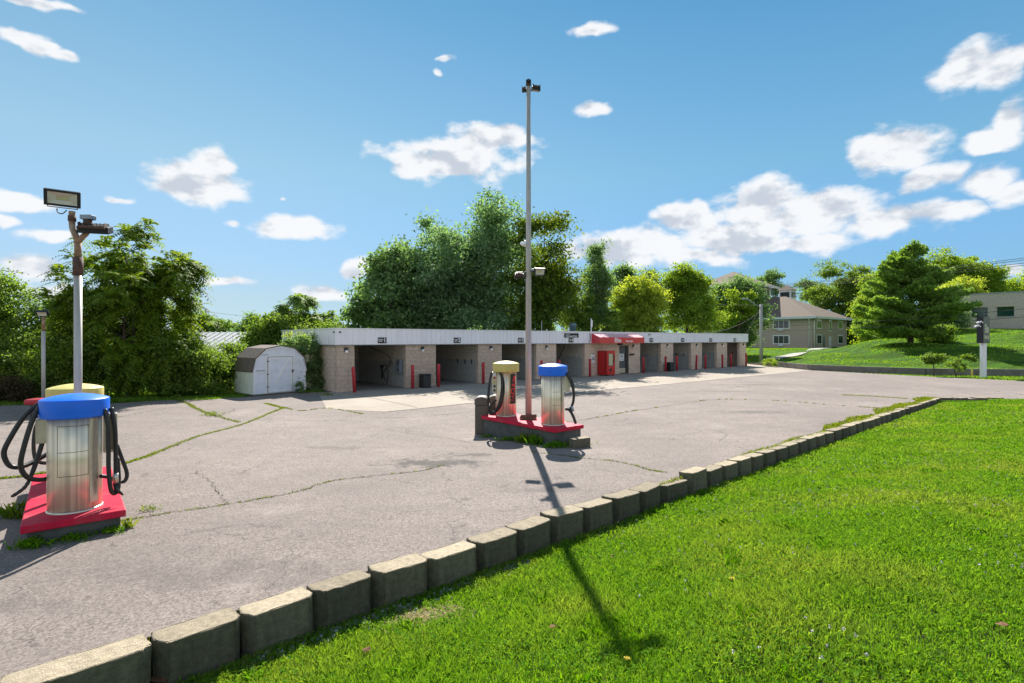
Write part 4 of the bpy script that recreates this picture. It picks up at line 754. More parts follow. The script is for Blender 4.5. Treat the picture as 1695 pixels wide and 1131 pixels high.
MB().tube(spline([(0, 0, 3.80), (-.03, 0, 3.90), (-.075, 0, 4.0), (-.09, 0, 4.12), (-.09, 0, 4.28)], 6), .042, 14).build('fork_pipe', M['rust'], lp)
MB().tube(spline([(0, 0, 3.80), (.04, .02, 3.88), (.09, .05, 3.96), (.10, .06, 4.05), (.10, .06, 4.14)], 6), .038, 14).build('fork_pipe', M['rust'], lp)
MB().lathe([(0, 4.13), (.052, 4.13), (.052, 4.21), (0, 4.21)], (-.09, 0, 0), 16).build('pipe_coupling', M['rustdark'], lp); MB().lathe([(0, 4.04), (.058, 4.04), (.058, 4.16), (0, 4.16)], (.10, .06, 0), 16).build('pipe_coupling', M['rustdark'], lp)
flood(lp, (-.21, -.03, 4.47), R(38), R(18), .43, .24); flood(lp, (.17, .12, 4.02), R(200), R(74), .40, .24); MB().box(.02, .19, 0, .12, 4.165, 4.235, ch=.01).build('junction_box', M['bluegrey'], lp)
MB().tube(spline([(-.32, 0, 4.32), (-.29, -.02, 4.26), (-.22, -.02, 4.24), (-.17, 0, 4.30)], 6), .008, 6).build('cable', M['rubber'], lp)
TP = Vector((.457, 14.72, .39)); tp = thing('lamp_pole', 'tall slim lamp pole standing on the middle island', 'lamp pole', TP)
MB().tube([(0, 0, 0), (0, 0, 9.2)], [.088, .058], 24).build('pole', M['pole'], tp)
MB().box(-.17, .17, -.17, .17, .0, .03).add([(-.25,-.12,.03),(.22,-.12,.03),(.22,-.10,.15),(-.2,-.10,.13),(-.25,.1,.03),(.22,.1,.03),(.22,.1,.15),(-.2,.1,.13)], [(0,1,2,3),(4,7,6,5),(0,4,5,1),(1,5,6,2),(2,6,7,3),(3,7,4,0)]).build('base_plate', M['rustdark'], tp)
MB().tube([(-.28, -.02, 4.04), (.30, -.02, 4.10)], .018, 8).build('cross_arm', M['dark'], tp)
flood(tp, (.30, -.12, 4.07), R(14), R(20), .30, .20); flood(tp, (-.25, .05, 3.98), R(165), R(60), .26, .2)
MB().box(.08, .15, -.08, 0, 4.10, 4.16, ch=.01).build('junction_box', M['bluegrey'], tp)
MB().tube([(-.22, -.1, 4.86), (-.08, -.05, 4.82)], .045, 10).box(-.13, -.06, -.05, .05, 4.78, 4.95, ch=.01).build('security_camera', M['white'], tp)
flood(tp, (.20, .05, 9.16), R(195), R(78), .24, .16); flood(tp, (-.11, .05, 9.12), R(165), R(70), .12, .12); flood(tp, (-.0, .0, 9.31), R(180), R(25), .14, .15)
fl = Vector((at(72, 19.5).x, 19.5, 0)); p3 = thing('lamp_pole', 'thin far lamp pole with one small floodlight at the left treeline', 'lamp pole', fl)
MB().tube([(0, 0, 0), (0, 0, 2.9)], .062, 12).build('pole', M['pole'], p3); MB().tube([(0, 0, 2.9), (0, 0, 3.42)], .055, 12).build('pipe_stub', M['rust'], p3); flood(p3, (0, -.05, 3.55), R(20), R(35), .34, .22)

# ---------------------------------------------------------------- pole sign, utility pole, wires, bird, marker
sp = at(1627.5, 36.6, 0); ps_ = thing('pole_sign', 'black and grey pylon sign on a white post at the hill foot', 'sign', sp, 0)
MB().box(-.13, .13, -.13, .13, -.1, 2.35, ch=.01).build('post', M['white'], ps_); srot = R(-40.5+0)
sb = MB().box(-1.15, 1.15, -.17, .17, 2.35, 4.15, rot=Matrix.Rotation(PHI, 4, 'Z')).build('sign_box', M['navy'], ps_)
pan = MB().box(-1.12, 1.12, -.185, -.171, 2.38, 4.12, rot=Matrix.Rotation(PHI, 4, 'Z')).build('sign_face', M['signgrey'], ps_)
Rz = Matrix.Rotation(PHI, 4, 'Z')
txt('Elite', .80, M['signcream'], pan, Rz @ Vector((0, -.19, 3.3)), (R(90), 0, PHI), bold=.02); txt('Auto Spa', .46, M['signcream'], pan, Rz @ Vector((0, -.19, 2.78)), (R(90), 0, PHI), bold=.02)
for c_, z_ in ((-.02, 3.78), (.10, 3.52)):
    e_ = Rz @ Vector((-1.16, c_, 0)); MB().tube([e_+Vector((0, 0, z_-.1)), e_+Vector((-.05, -.05, z_))], .02, 6).tube([e_+Vector((-.20, .04, z_-.08)), e_+Vector((.0, -.08, z_+.04)), e_+Vector((.10, -.12, z_-.08))], [.06, .05, .03], 8).build('sign_spotlight', M['white'], ps_)
up = at(1260, 56.5, 0); upo = thing('utility_pole', 'weathered wooden utility pole behind the right end of the car wash', 'utility pole', up)
MB().tube([(0, 0, -.2), (0, 0, 6.35)], [.19, .15], 14).build('pole', M['greypole'], upo); MB().tube([(-.1, 0, 3.2), (-1.9, .5, .0)], .02, 5).build('guy_wire', M['wire'], upo); MB().tube([(-.1, 0, 6.0), (-1.5, 0, 6.9)], .04, 6).box(-2.0, -1.4, -.12, .12, 6.85, 6.98, ch=.02).build('street_light_arm', M['bluegrey'], upo)
def wire(p, q, sag, lb, r=.016, grp=None):
    pts = [p.lerp(q, i/24)-Vector((0, 0, sag*4*(i/24)*(1-i/24))) for i in range(25)]; o = MB().tube(pts, r, 5).build('overhead_wire', M['wire']); tag(o, lb, 'wire', grp); return o
g = 'overhead wires on the right'
nm = ['topmost', 'second', 'third', 'lowest']
for i, dy in enumerate((0, 3.5, 9, 13)):
    wire(at(1760, 44, zp(419+dy, 44)), at(1168, 74, zp(481+dy*.35, 74)), .3, f'{nm[i]} wire of the bundle crossing the sky above the grey building', .022, g)
tops = at(1260, 56.5, 6.25)
wire(at(1760, 42, zp(505, 42)), at(1260, 56.5, zp(541, 56.5)), .25, 'upper wire sagging across the grey building front to the utility pole', .02, g)
wire(at(1760, 42, zp(519, 42)), at(1260, 56.5, zp(548, 56.5)), .25, 'lower wire sagging across the grey building front to the utility pole', .02, g)
wire(at(1260, 56.5, 6.2), at(1235, 55, 3.2), .1, 'slack service wire dropping from the utility pole top to the car wash', .02, g)
wire(at(1260, 56.5, 5.6), at(1150, 62, 3.6), .9, 'sagging wire from the utility pole leftwards across the dark trees', .02, g)
wire(at(1260, 56.5, 6.25), at(1100, 66, 7.4), .2, 'wire rising leftwards from the utility pole top', .018, g)
wl_ = wire(at(-60, 27, zp(460, 27)), at(470, 88, zp(530, 88)), .2, 'single wire crossing the sky behind the big left tree', .016)
bd = thing('bird', 'small dark bird perched on the wire at the left edge', 'bird', at(42, 34.3, zp(474.5, 34.3)+.01), R(60))
MB().lathe([(0, 0), (.03, .01), (.05, .05), (.05, .10), (.03, .15), (.028, .17), (.033, .19), (.025, .215), (0, .22)], n=12).add([(.0,-.015,.04),(.0,.015,.04),(-.14,.012,-.06),(-.14,-.012,-.06)], [(0,1,2,3)]).add([(.03,0,.2),(.06,0,.19),(.03,.008,.185)], [(0,1,2)]).build('bird_body', M['feather'], bd)
fp_ = at(341, 120, 0); o = thing('utility_pole', 'tiny distant utility pole above the left treeline', 'utility pole', fp_); MB().tube([(0, 0, 0), (0, 0, 9.5)], .18, 8).box(-.9, .9, -.08, .08, 8.7, 8.9).build('pole', M['greypole'], o)
mk = at(1608.5, 37.2, 0); o = MB().box(-.06, .06, -.03, .03, -.05, .50, ch=.01).build('marker_post', pm('marker_yellow', (.45, .38, .05), .6), None, mk); tag(o, 'short yellowish marker post left of the pylon sign', 'marker post')

# ---------------------------------------------------------------- buildings beyond
# apartment house
AP = Vector((54.8, 97, 1.0)); apt = thing('apartment_building', 'two-storey tan apartment house with brown hip roof and white clerestory', 'building', AP, PHI)
LX, LY, HE = 17.2, 22., 5.75
MB().box(0, LX, 0, LY, -1, HE).build('wall', M['siding'], apt)
MB().box(-.02, -.003, 0, LY, -1, HE).build('side_wall', M['siding'], apt); MB().box(0, LX, -.02, -.003, -1, HE).build('front_wall', M['sidingside'], apt)
ev = 1.0; pk = 4.6
rf = MB().add([(-ev,-ev,HE),(LX+ev,-ev,HE),(LX+ev,LY+ev,HE),(-ev,LY+ev,HE),(LX/2-.5,LX/2-.5,HE+pk),(LX/2-.5,LY-LX/2,HE+pk),(-ev,-ev,HE-.2),(LX+ev,-ev,HE-.2),(LX+ev,LY+ev,HE-.2),(-ev,LY+ev,HE-.2)], [(0,1,4),(1,2,5,4),(2,3,5),(3,0,4,5),(6,9,8,7)]).build('roof', M['shingle'], apt)
MB().box(-ev-.08, -ev-.005, -ev-.08, LY+ev, HE-.35, HE+.05).box(-ev-.08, LX+ev, -ev-.08, -ev-.005, HE-.35, HE+.05).build('gutter', M['awhite'], apt)
MB().tube([(-.12, .5, -.8), (-.12, .5, HE-.6), (-ev, .3, HE-.2)], .13, 6).tube([(.5, -.12, -.8), (.5, -.12, HE-.6), (1.2, -ev, HE-.2)], .13, 6).build('downspout', M['trim'], apt)
def aw_(y0, z0, w, h, div, side):                         # windows
    if side == 'x': F = lambda a, b, c, d, o0, o1: MB().box(-.02-o1, -.02-o0, a, b, c, d)
    else: F = lambda a, b, c, d, o0, o1: MB().box(a, b, -.02-o1, -.02-o0, c, d)
    o = F(y0-.15, y0+w+.15, z0-.15, z0+h+.15, .001, .06).build('window', M['trim'], apt)
    for k in range(div): F(y0+k*w/div+.04, y0+(k+1)*w/div-.04, z0, z0+h, .061, .075).build('pane', M['window'], o)
for z0 in (.85, 3.75):
    aw_(4.1, z0, 2.8, 1.4, 3, 'x'); aw_(2.0, z0, 2.0, 1.5, 2, 'y'); aw_(12.5, z0, 2.3, 1.45, 2, 'y')
    MB().box(-.3, -.021, 5.1, 5.9, z0-.55, z0-.2).build('air_conditioner', M['awhite'], apt)
aw_(7.9, 3.3, 1.0, 2.0, 1, 'y')
MB().box(4.9, 5.8, -.05, -.021, -.1, 2.2).build('door', M['duct'], apt); MB().box(7.8, 8.9, -.05, -.021, -.1, 2.2).build('door', M['awhite'], apt)
cl = MB().box(1.5, 12.5, 13, 24, HE+.5, HE+7.1).build('clerestory', M['awhite'], apt)
MB().add([(.3,11.8,HE+7.1),(13.7,11.8,HE+7.1),(13.7,25.2,HE+7.1),(.3,25.2,HE+7.1),(7,18.5,HE+10.6),(.3,11.8,HE+6.9),(13.7,11.8,HE+6.9),(13.7,25.2,HE+6.9),(.3,25.2,HE+6.9)], [(0,1,4),(1,2,4),(2,3,4),(3,0,4),(5,8,7,6)]).build('upper_roof', M['shingle'], apt)
MB().box(.2, .28, 11.7, 25.3, HE+6.75, HE+7.15).box(.2, 13.8, 11.6, 11.69, HE+6.75, HE+7.15).build('upper_gutter', M['trim'], apt)
for k in range(6): MB().box(2.6+k*1.6, 3.4+k*1.6, 12.93, 12.99, HE+5.0, HE+6.4).build('clerestory_window', M['window'], cl)
for k in range(2): MB().box(1.43, 1.49, 15+k*4, 16.2+k*4, HE+5.0, HE+6.4).build('clerestory_window', M['window'], cl)
cp = MB().box(20, 22.6, 12, 14.6, HE+3.0, HE+7.0).build('cupola', M['awhite'], apt); MB().box(20.3, 22.3, 11.93, 11.99, HE+5.3, HE+6.5).box(19.93, 19.99, 12.3, 14.3, HE+5.3, HE+6.5).build('cupola_window', M['window'], cp)
MB().add([(19.6,11.6,HE+7),(23,11.6,HE+7),(23,15,HE+7),(19.6,15,HE+7),(21.3,13.3,HE+8.2)], [(0,1,4),(1,2,4),(2,3,4),(3,0,4),(0,3,2,1)]).build('cupola_roof', M['shingle'], apt)
# rear wings to the right
MB().box(LX+1.5, LX+26, 6, 26, -1, HE).build('rear_wing', M['sidingside'], apt)
MB().add([(LX+.2,4.8,HE),(LX+27,4.8,HE),(LX+27,27,HE),(LX+.2,27,HE),(LX+6,15,HE+4.3),(LX+22,15,HE+4.3)], [(0,1,5,4),(1,2,5),(2,3,4,5),(3,0,4),(0,3,2,1)]).build('wing_roof', M['shingle'], apt)
MB().box(LX+.1, LX+27, 4.7, 4.79, HE-.3, HE+.1).box(LX+3, LX+16, 8, 8.2, HE+1.2, HE+2.2).build('wing_fascia', M['trim'], apt)
MB().box(LX+2, LX+14, 8.21, 13, HE+1.0, HE+2.6).add([(LX+1,7.4,HE+2.6),(LX+15,7.4,HE+2.6),(LX+15,13.6,HE+3.6),(LX+1,13.6,HE+3.6)], [(0,1,2,3)]).build('dormer', M['awhite'], apt)
for k in range(5): MB().box(LX+2.5+k*1.8, LX+3.5+k*1.8, 5.93, 5.99, .3, 1.7).build('window', M['trim'], apt)
# grey flat-roofed building on the hill
g0 = at(1588, 77, 4.0); gb = thing('grey_building', 'flat-roofed grey brick building on top of the hill', 'building', g0, PHI+R(-90))
GL, GH = 26., 5.0
def gz(): pass
wn = [(1.3, 3.1), (4.05, 5.8), (9.5, 11.6), (14, 16)]; z0_, z1_ = 1.72, 3.12
mb = MB().box(0, GL, 0, 14, -2, z0_).box(0, GL, 0, 14, z1_, GH); cut = 0
for a, b in wn: mb.box(cut, a, 0, 14, z0_+.001, z1_-.001); cut = b
mb.box(cut, GL, 0, 14, z0_+.001, z1_-.001); mb.build('wall', M['greybrick'], gb)
MB().box(-.1, GL+.1, -.1, 14.1, GH+.002, GH+.12).build('coping', M['bluegrey'], gb)
for a, b in wn:
    w_ = MB().box(a, b, .35, .4, z0_+.1, z1_).build('window', M['gwindow'], gb); MB().box(a-.3, b+.3, -.05, -.002, z1_-.0, z1_+.14).build('lintel', M['blockside'], w_); MB().box(a-.15, b+.15, -.06, .34, z0_+.002, z0_+.07).build('window_sill', M['bluegrey'], w_)
# metal-roofed building behind the shed
mr = thing('metal_roofed_building', 'low building with a white standing seam metal roof behind the shed', 'building', at(385, 44, 0), R(-4))
MB().box(-6.5, 2.6, 0, 8, -.1, 1.7).build('wall', M['wallconc'], mr)
rm = MB().add([(-7,-.6,1.55),(3,-.6,1.55),(3,4,3.25),(-7,4,3.25),(-7,8.6,1.55),(3,8.6,1.55),(-7,-.6,1.47),(3,-.6,1.47)], [(0,1,2,3),(3,2,5,4),(6,7,1,0)])
for k in range(18): x = -6.9+k*.57; rm.add([(x,-.6,1.55),(x+.05,-.6,1.55),(x+.05,4,3.25),(x,4,3.25),(x,-.6,1.64),(x+.05,-.6,1.64),(x+.05,4,3.34),(x,4,3.34)], [(4,5,6,7),(0,4,7,3),(1,2,6,5),(0,1,5,4)])
rm.build('roof', M['seamroof'], mr)
# ---------------------------------------------------------------- foliage
def rvec(rng, n):
    v = rng.normal(size=(n, 3)); return v/np.linalg.norm(v, axis=1, keepdims=True)
def leaf_quads(rng, P, Nn, Ln, Wd):
    """one diamond leaf at each P with normal Nn"""
    n = len(P); r = rvec(rng, n); T = np.cross(Nn, r); T /= np.linalg.norm(T, axis=1, keepdims=True)+1e-9; B = np.cross(Nn, T)
    L_ = (Ln*rng.uniform(.6, 1.3, n))[:, None]; W_ = (Wd*rng.uniform(.6, 1.3, n))[:, None]; fold = Nn*(W_*.35)
    v = np.stack([P-T*L_*.5, P+B*W_*.5+fold, P+T*L_*.5, P-B*W_*.5+fold], 1).reshape(-1, 3)
    f = np.arange(4*n).reshape(n, 4); return v, f
def clusters(rng, lobes, n, shell=.35):
    lob = np.array(lobes, float); c, r = lob[:, :3], lob[:, 3:6]; w = (r[:, 0]*r[:, 1]*r[:, 2])**(2/3); m = max(14, n//7); i = rng.choice(len(lob), m, p=w/w.sum())
    d = rvec(rng, m); fr = rng.uniform(shell**3, .95, m)**(1/3); bc = c[i]+d*r[i]*fr[:, None]; j = rng.choice(m, n)         # boughs, then sprays on each bough
    q = rng.normal(size=(n, 3))*r[i][j]*.20*rng.uniform(.3, 1.5, m)[j][:, None]+d[j]*np.abs(rng.normal(size=(n, 1)))*r[i][j].mean(1, keepdims=True)*.10
    return bc[j]+q, d[j], i[j]
def crown(rng, lobes, ncl, per, cs, ln, wd, up=.4, shell=.35):
    C_, D, _ = clusters(rng, lobes, ncl, shell); sz = cs*rng.uniform(.5, 1.5, ncl)
    P = np.repeat(C_, per, 0)+rng.normal(size=(ncl*per, 3))*np.repeat(sz, per)[:, None]*np.array([1, 1, .6])*.6
    Nn = rvec(rng, ncl*per)*1.0+np.repeat(D, per, 0)*.5+np.array([0, 0, up]); Nn /= np.linalg.norm(Nn, axis=1, keepdims=True)
    return leaf_quads(rng, P, Nn, ln, wd)+(C_,)
def fronds(rng, tips, dirs, nfr, nl, flen, ll, lw):
    """pinnate compound leaves radiating and drooping from twig tips"""
    n = len(tips)*nfr; T0 = np.repeat(tips, nfr, 0); D = rvec(rng, n)*.9+np.repeat(dirs, nfr, 0)*.7+np.array([0, 0, .25]); D /= np.linalg.norm(D, axis=1, keepdims=True)
    L_ = flen*rng.uniform(.6, 1.2, n); side = np.cross(D, np.array([0, 0, 1.])); side /= np.linalg.norm(side, axis=1, keepdims=True)+1e-9
    V_ = []
    for k in range(nl):
        t = (k+.8)/nl; base = T0+D*(L_*t)[:, None]+np.array([0, 0, -1.])*(L_*t*t*.55)[:, None]
        dirn = D-np.array([0, 0, 1.])*(1.1*t); dirn /= np.linalg.norm(dirn, axis=1, keepdims=True); s = 1 if k % 2 else -1
        out = dirn*.45+side*s*.9-np.array([0, 0, .35]); out /= np.linalg.norm(out, axis=1, keepdims=True); sc = (1.1-.5*abs(t-.45))
        w = np.cross(out, np.cross(side, dirn)); w /= np.linalg.norm(w, axis=1, keepdims=True)+1e-9
        l_ = ll*sc*rng.uniform(.8, 1.2, n)[:, None]; V_.append(np.stack([base, base+out*l_*.45+w*lw*.5, base+out*l_, base+out*l_*.45-w*lw*.5], 1))
    v = np.concatenate(V_, 0).reshape(-1, 3); return v, np.arange(len(v)).reshape(-1, 4)
def limbs(rng, base, h0, tr, targets, mb, spread=1., stems=1):
    base = Vector(base)
    for s in range(stems):
        off = Vector((rng.normal()*tr*2.2, rng.normal()*tr*2.2, 0)) if stems > 1 else Vector((0, 0, 0))
        tt = targets[s::stems]; cen = Vector(tt.mean(0)); top = Vector((base.x+off.x+(cen.x-base.x)*.55, base.y+off.y+(cen.y-base.y)*.55, tt[:, 2].max()*.93+base.z*.07))
        tk = spline([base+off+Vector((0, 0, -.3)), base+off*1.3+(top-base)*.35+Vector((rng.normal()*.1, rng.normal()*.1, 0)), base+off*1.2+(top-base)*.7+Vector((rng.normal()*.2, 0, 0)), top], 6); n = len(tk)
        t0 = tr/math.sqrt(stems); mb.tube(tk, [t0*(1-.85*i/(n-1)) for i in range(n)], 8)
        for q in tt:
            q = Vector(q); k = min(n-2, max(3, int(n*max(h0, min(.85, ((q.z-base.z)/(top.z-base.z+.01))*.62))))); a = tk[k]; mid = a.lerp(q, .5)+Vector((0, 0, .12*(q-a).length*rng.uniform(-.3, 1)))
            r0 = t0*(1-.85*k/(n-1))*.5; mb.tube(spline([a, mid, q], 4), [r0*(1-.9*i/8) for i in range(9)], 5, cap=False)
def tree(name, lb, cat, base, lobes, ncl, per, cs, ln, wd, mat, tr=.2, seed=1, grp=None, up=.4, shell=.35, nlimb=16, stems=1, style='leaf', flen=.6):
    rng = np.random.default_rng(seed); o = thing(name, lb, cat, base, 0, grp); b = Vector(base); lob = [(l[0]-b.x, l[1]-b.y, l[2]-b.z, *l[3:]) for l in lobes]
    if style == 'frond':
        C_, D, _ = clusters(rng, lob, ncl, shell); v, f = fronds(rng, C_, D, per, 13, flen, ln, wd)
    else: v, f, C_ = crown(rng, lob, ncl, per, cs, ln, wd, up, shell)
    k = v.reshape(-1, 4, 3)[:, :, 2].min(1) > .02; f = np.arange(len(v)).reshape(-1, 4)[k]; keep = np.unique(f); rm_ = np.zeros(len(v), int); rm_[keep] = np.arange(len(keep)); v, f = v[keep], rm_[f]
    np_mesh('crown', v, f, mat, o)
    if nlimb:
        mb = MB(); limbs(rng, (0, 0, 0), .25, tr, C_[rng.choice(len(C_), min(nlimb, len(C_)), replace=False)], mb, stems=stems); mb.build('trunk', M['bark'], o)
    return o
def LB_(d, *L_):                          # lobes given by picture column, height row and half sizes at distance d -> metres
    out = []
    for l in L_:
        cx, cy, rx, ry = l[:4]; dd = d+(l[4] if len(l) > 4 else 0); p = at(cx, dd); m = dd/880
        out.append((p.x, dd, zp(cy, dd), rx*m*.95, max(rx*m*.8, 1.), ry*m))
    return out
def B_(px, d, z=0): p = at(px, d); return (p.x, p.y, z)
gL, gC, gR = 'trees along the left edge of the lot', 'trees behind the car wash', 'trees on the right hill'
# left side
tree('walnut_tree', 'big tree with drooping feathery leaves right behind the left lamp pole', 'tree', B_(225, 24.5), LB_(24.5, (215,520,88,88), (170,480,62,70), (240,470,60,68), (205,420,50,42), (285,505,36,50), (140,560,52,60), (265,585,50,48), (195,590,70,40), (108,402,14,8), (305,455,20,20)), 800, 8, .4, .19, .07, LEAF['yell'] if 0 else leafmat('leaf_walnut', (.08, .17, .015), (.20, .28, .025), .52), .16, 11, gL, style='frond', flen=.72, shell=.25, nlimb=26, stems=2)
tree('deciduous_tree', 'dark leafy tree cut off by the left edge of the photo', 'tree', B_(-10, 25), LB_(25, (0,520,60,60), (-20,485,50,40), (15,560,50,50), (5,600,50,40), (-60,540,60,80)), 420, 60, .42, .15, .09, LEAF['mid'], .2, 12, gL)
tree('young_walnut_tree', 'small feathery sapling top sticking up left of the lamp pole', 'tree', B_(75, 26), LB_(26, (75,520,30,36), (70,490,12,14), (85,560,40,40), (95,600,45,40)), 110, 8, .4, .17, .065, LEAF['mid'], .07, 13, gL, style='frond', flen=.6, nlimb=10)
tree('shrub', 'dense sunlit shrub mass behind the thin far lamp pole', 'shrub', B_(65, 23.8), LB_(23.8, (30,600,50,48), (70,590,50,48), (110,600,45,50), (50,630,60,28), (10,620,40,34), (95,635,45,22), (-40,610,50,40)), 420, 70, .33, .12, .08, LEAF['mid'], .06, 14, 'shrubs along the left edge of the lot', nlimb=14, stems=3)
tree('shrub', 'brownish low shrub at the very left above the pavement edge', 'shrub', B_(22, 22.3), LB_(22.3, (20,642,32,18), (50,648,20,12), (-10,645,30,18)), 120, 55, .22, .09, .05, LEAF['brown'], .04, 15, 'shrubs along the left edge of the lot', nlimb=8, stems=3)
tree('shrub', 'dark shrub under the big feathery tree', 'shrub', B_(165, 24.8), LB_(24.8, (140,620,45,34), (190,625,50,32), (240,630,40,26), (165,600,50,30)), 260, 60, .33, .12, .08, LEAF['dark'], .05, 16, 'shrubs along the left edge of the lot', nlimb=10, stems=3)
tree('shrub', 'sunlit shrub just right of the big feathery tree', 'shrub', B_(305, 24.6), LB_(24.6, (298,592,36,44), (325,592,30,30), (285,630,30,28), (325,620,40,32), (270,610,26,30)), 360, 70, .3, .12, .08, LEAF['mid'], .05, 17, 'shrubs along the left edge of the lot', nlimb=14, stems=3)
tree('shrub', 'leafy shrub against the left side of the white shed', 'shrub', B_(375, 26.8), LB_(26.8, (370,612,34,32), (395,606,28,28), (355,628,36,26), (350,592,22,18)), 320, 70, .3, .13, .08, LEAF['mid'], .05, 18, 'shrubs along the left edge of the lot', nlimb=12, stems=3)
tree('young_walnut_tree', 'small feathery tree rising behind the shed', 'tree', B_(490, 36), LB_(36, (492,520,34,22), (488,500,26,14), (510,540,40,22), (465,545,36,20), (540,535,22,14)), 170, 8, .4, .24, .09, LEAF['mid'], .08, 19, 'trees behind the shed', style='frond', flen=.8, nlimb=12)
tree('deciduous_tree', 'bushy green tree between the metal roof and the shed', 'tree', B_(445, 34), LB_(34, (445,560,26,30), (455,545,30,18), (430,580,22,28), (480,565,36,30), (520,545,40,14)), 420, 60, .42, .17, .11, LEAF['mid'], .1, 20, 'trees behind the shed')
tree('vine', 'dark vine bush climbing the left end of the car wash beside the shed', 'shrub', B_(512, 27.3), LB_(27.3, (510,590,17,40), (518,625,18,28), (498,575,20,18), (525,640,18,14), (512,570,8,14)), 260, 56, .24, .10, .07, LEAF['dark'], .03, 21, None, nlimb=8, stems=2)
tree('vine', 'yellowish vine sprigs sprawling over the white fascia end', 'shrub', B_(493, 27.6), LB_(27.6, (490,556,9,12), (510,556,7,10), (480,562,10,8), (497,570,14,8)), 26, 20, .16, .09, .06, LEAF['lime'], .02, 22, None, nlimb=12, stems=2)
# behind the car wash
tree('maple_tree', 'dark maple with pointed outline left of the big grove', 'tree', B_(640, 40), LB_(40, (640,458,32,38,-2), (618,488,34,38), (650,500,50,44), (600,505,34,28), (662,455,28,38), (588,530,30,18), (650,530,60,30)), 500, 48, .62, .32, .19, LEAF['dark'], .22, 31, gC)
tree('locust_tree', 'broad airy tree filling the left half of the big grove', 'tree', B_(715, 42), LB_(42, (722,418,34,38,-4), (705,462,44,46,-1), (735,450,44,56), (690,500,46,40), (740,510,50,40), (710,385,22,16), (700,530,60,24), (750,480,30,40)), 640, 40, .70, .30, .14, LEAF['blue'], .26, 32, gC, nlimb=30, stems=3, shell=.2)
tree('locust_tree', 'tallest airy tree at the centre of the big grove', 'tree', B_(805, 43), LB_(43, (805,372,48,46,-4), (780,410,52,50,-3), (830,410,52,54,-2), (805,460,60,54), (770,500,50,40), (840,500,50,40), (800,345,34,20,-4), (800,440,60,40), (810,530,80,24), (755,430,24,50)), 860, 40, .72, .30, .14, LEAF['blue'], .32, 33, gC, nlimb=34, stems=3, shell=.2)
tree('locust_tree', 'sunlit-topped tree behind the tall lamp pole', 'tree', B_(895, 42), LB_(42, (895,400,40,44,-3.5), (915,440,40,46), (885,460,44,50), (925,480,30,40), (900,515,46,32), (895,372,28,18), (880,500,50,50)), 600, 40, .70, .29, .14, leafmat('leaf_locust', (.07, .14, .025), (.16, .23, .03), .48), .26, 34, gC, nlimb=26, stems=2, shell=.2)
tree('poplar_tree', 'narrow upright tree with raised twigs right of the grove', 'tree', B_(986, 45), LB_(45, (986,470,20,50), (986,435,11,24), (972,455,8,22), (1000,455,8,24), (985,515,26,30)), 260, 60, .42, .22, .09, LEAF['dark'], .14, 35, gC, up=.0)
tree('shrub', 'loose green bush behind the antenna left of the narrow upright tree', 'shrub', B_(955, 44), LB_(44, (952,515,22,32), (965,530,24,22), (945,490,10,22), (1005,530,22,20)), 240, 60, .4, .18, .11, LEAF['mid'], .08, 36, gC)
tree('deciduous_tree', 'dark round-topped tree behind the yellow-green one', 'tree', B_(1045, 52), LB_(52, (1030,475,22,30), (1060,475,30,26), (1045,500,40,36)), 300, 70, .5, .24, .15, LEAF['dark'], .2, 37, gC)
tree('deciduous_tree', 'bright yellow-green rounded tree behind the red awning', 'tree', B_(1052, 47), LB_(47, (1052,500,40,34), (1035,520,32,28), (1070,515,32,32), (1055,480,24,18), (1050,540,44,18)), 520, 70, .45, .20, .13, LEAF['lime'], .16, 38, gC)
tree('deciduous_tree', 'bushy tree with a sunlit right side behind bays 5 and 6', 'tree', B_(1138, 52), LB_(52, (1135,490,38,34), (1125,470,24,22), (1155,500,30,36), (1140,525,46,24), (1172,520,18,28), (1143,460,14,14)), 560, 70, .5, .22, .14, LEAF['yell'], .18, 39, gC)
tree('deciduous_tree', 'dark tree before the left end of the apartment house', 'tree', B_(1218, 68), LB_(68, (1205,500,26,38), (1235,505,26,40), (1215,475,22,14), (1220,540,38,34), (1245,480,12,14), (1190,535,20,34)), 560, 70, .65, .28, .18, LEAF['dark'], .25, 40, gC)
tree('deciduous_tree', 'pale green tree top showing in front of the dark tree by the apartment house', 'tree', B_(1222, 64), LB_(64, (1225,497,16,18), (1215,515,12,20), (1235,510,12,14)), 110, 60, .5, .25, .16, LEAF['yell'], .1, 41, gC)
# right hill
hz = hill_z
def hb(px, d): p = at(px, d); return (p.x, p.y, hz(p.x, p.y)-.1)
tree('deciduous_tree', 'far tree peeking over the apartment roof', 'tree', hb(1278, 150), LB_(150, (1280,466,22,16), (1262,470,12,10), (1340,480,26,16)), 200, 60, 1.0, .5, .3, LEAF['dark'], .4, 50, gR)
tree('deciduous_tree', 'tall loose tree right of the apartment roof', 'tree', hb(1390, 118), LB_(118, (1392,470,34,28), (1360,490,24,18), (1410,500,40,34), (1385,530,44,30), (1430,470,22,24)), 620, 70, 1.0, .40, .26, LEAF['mid'], .35, 51, gR)
tree('deciduous_tree', 'sunlit tree mass beside the left edge of the big pine', 'tree', hb(1436, 92), LB_(92, (1434,525,18,34), (1448,490,24,28)), 300, 70, .8, .34, .22, LEAF['yell'], .3, 52, gR)
tree('deciduous_tree', 'broad dark green tree over the grey building roof', 'tree', hb(1615, 96), LB_(96, (1610,470,44,32), (1580,460,40,30), (1640,480,26,26), (1600,500,50,34), (1560,445,30,20)), 760, 75, .85, .34, .22, LEAF['yell'], .4, 53, gR)
tree('deciduous_tree', 'yellow-green tree between the pine and the grey building', 'tree', hb(1585, 84), LB_(84, (1590,490,28,26), (1570,500,26,30), (1602,510,16,20)), 380, 70, .7, .3, .2, LEAF['lime'], .3, 54, gR)
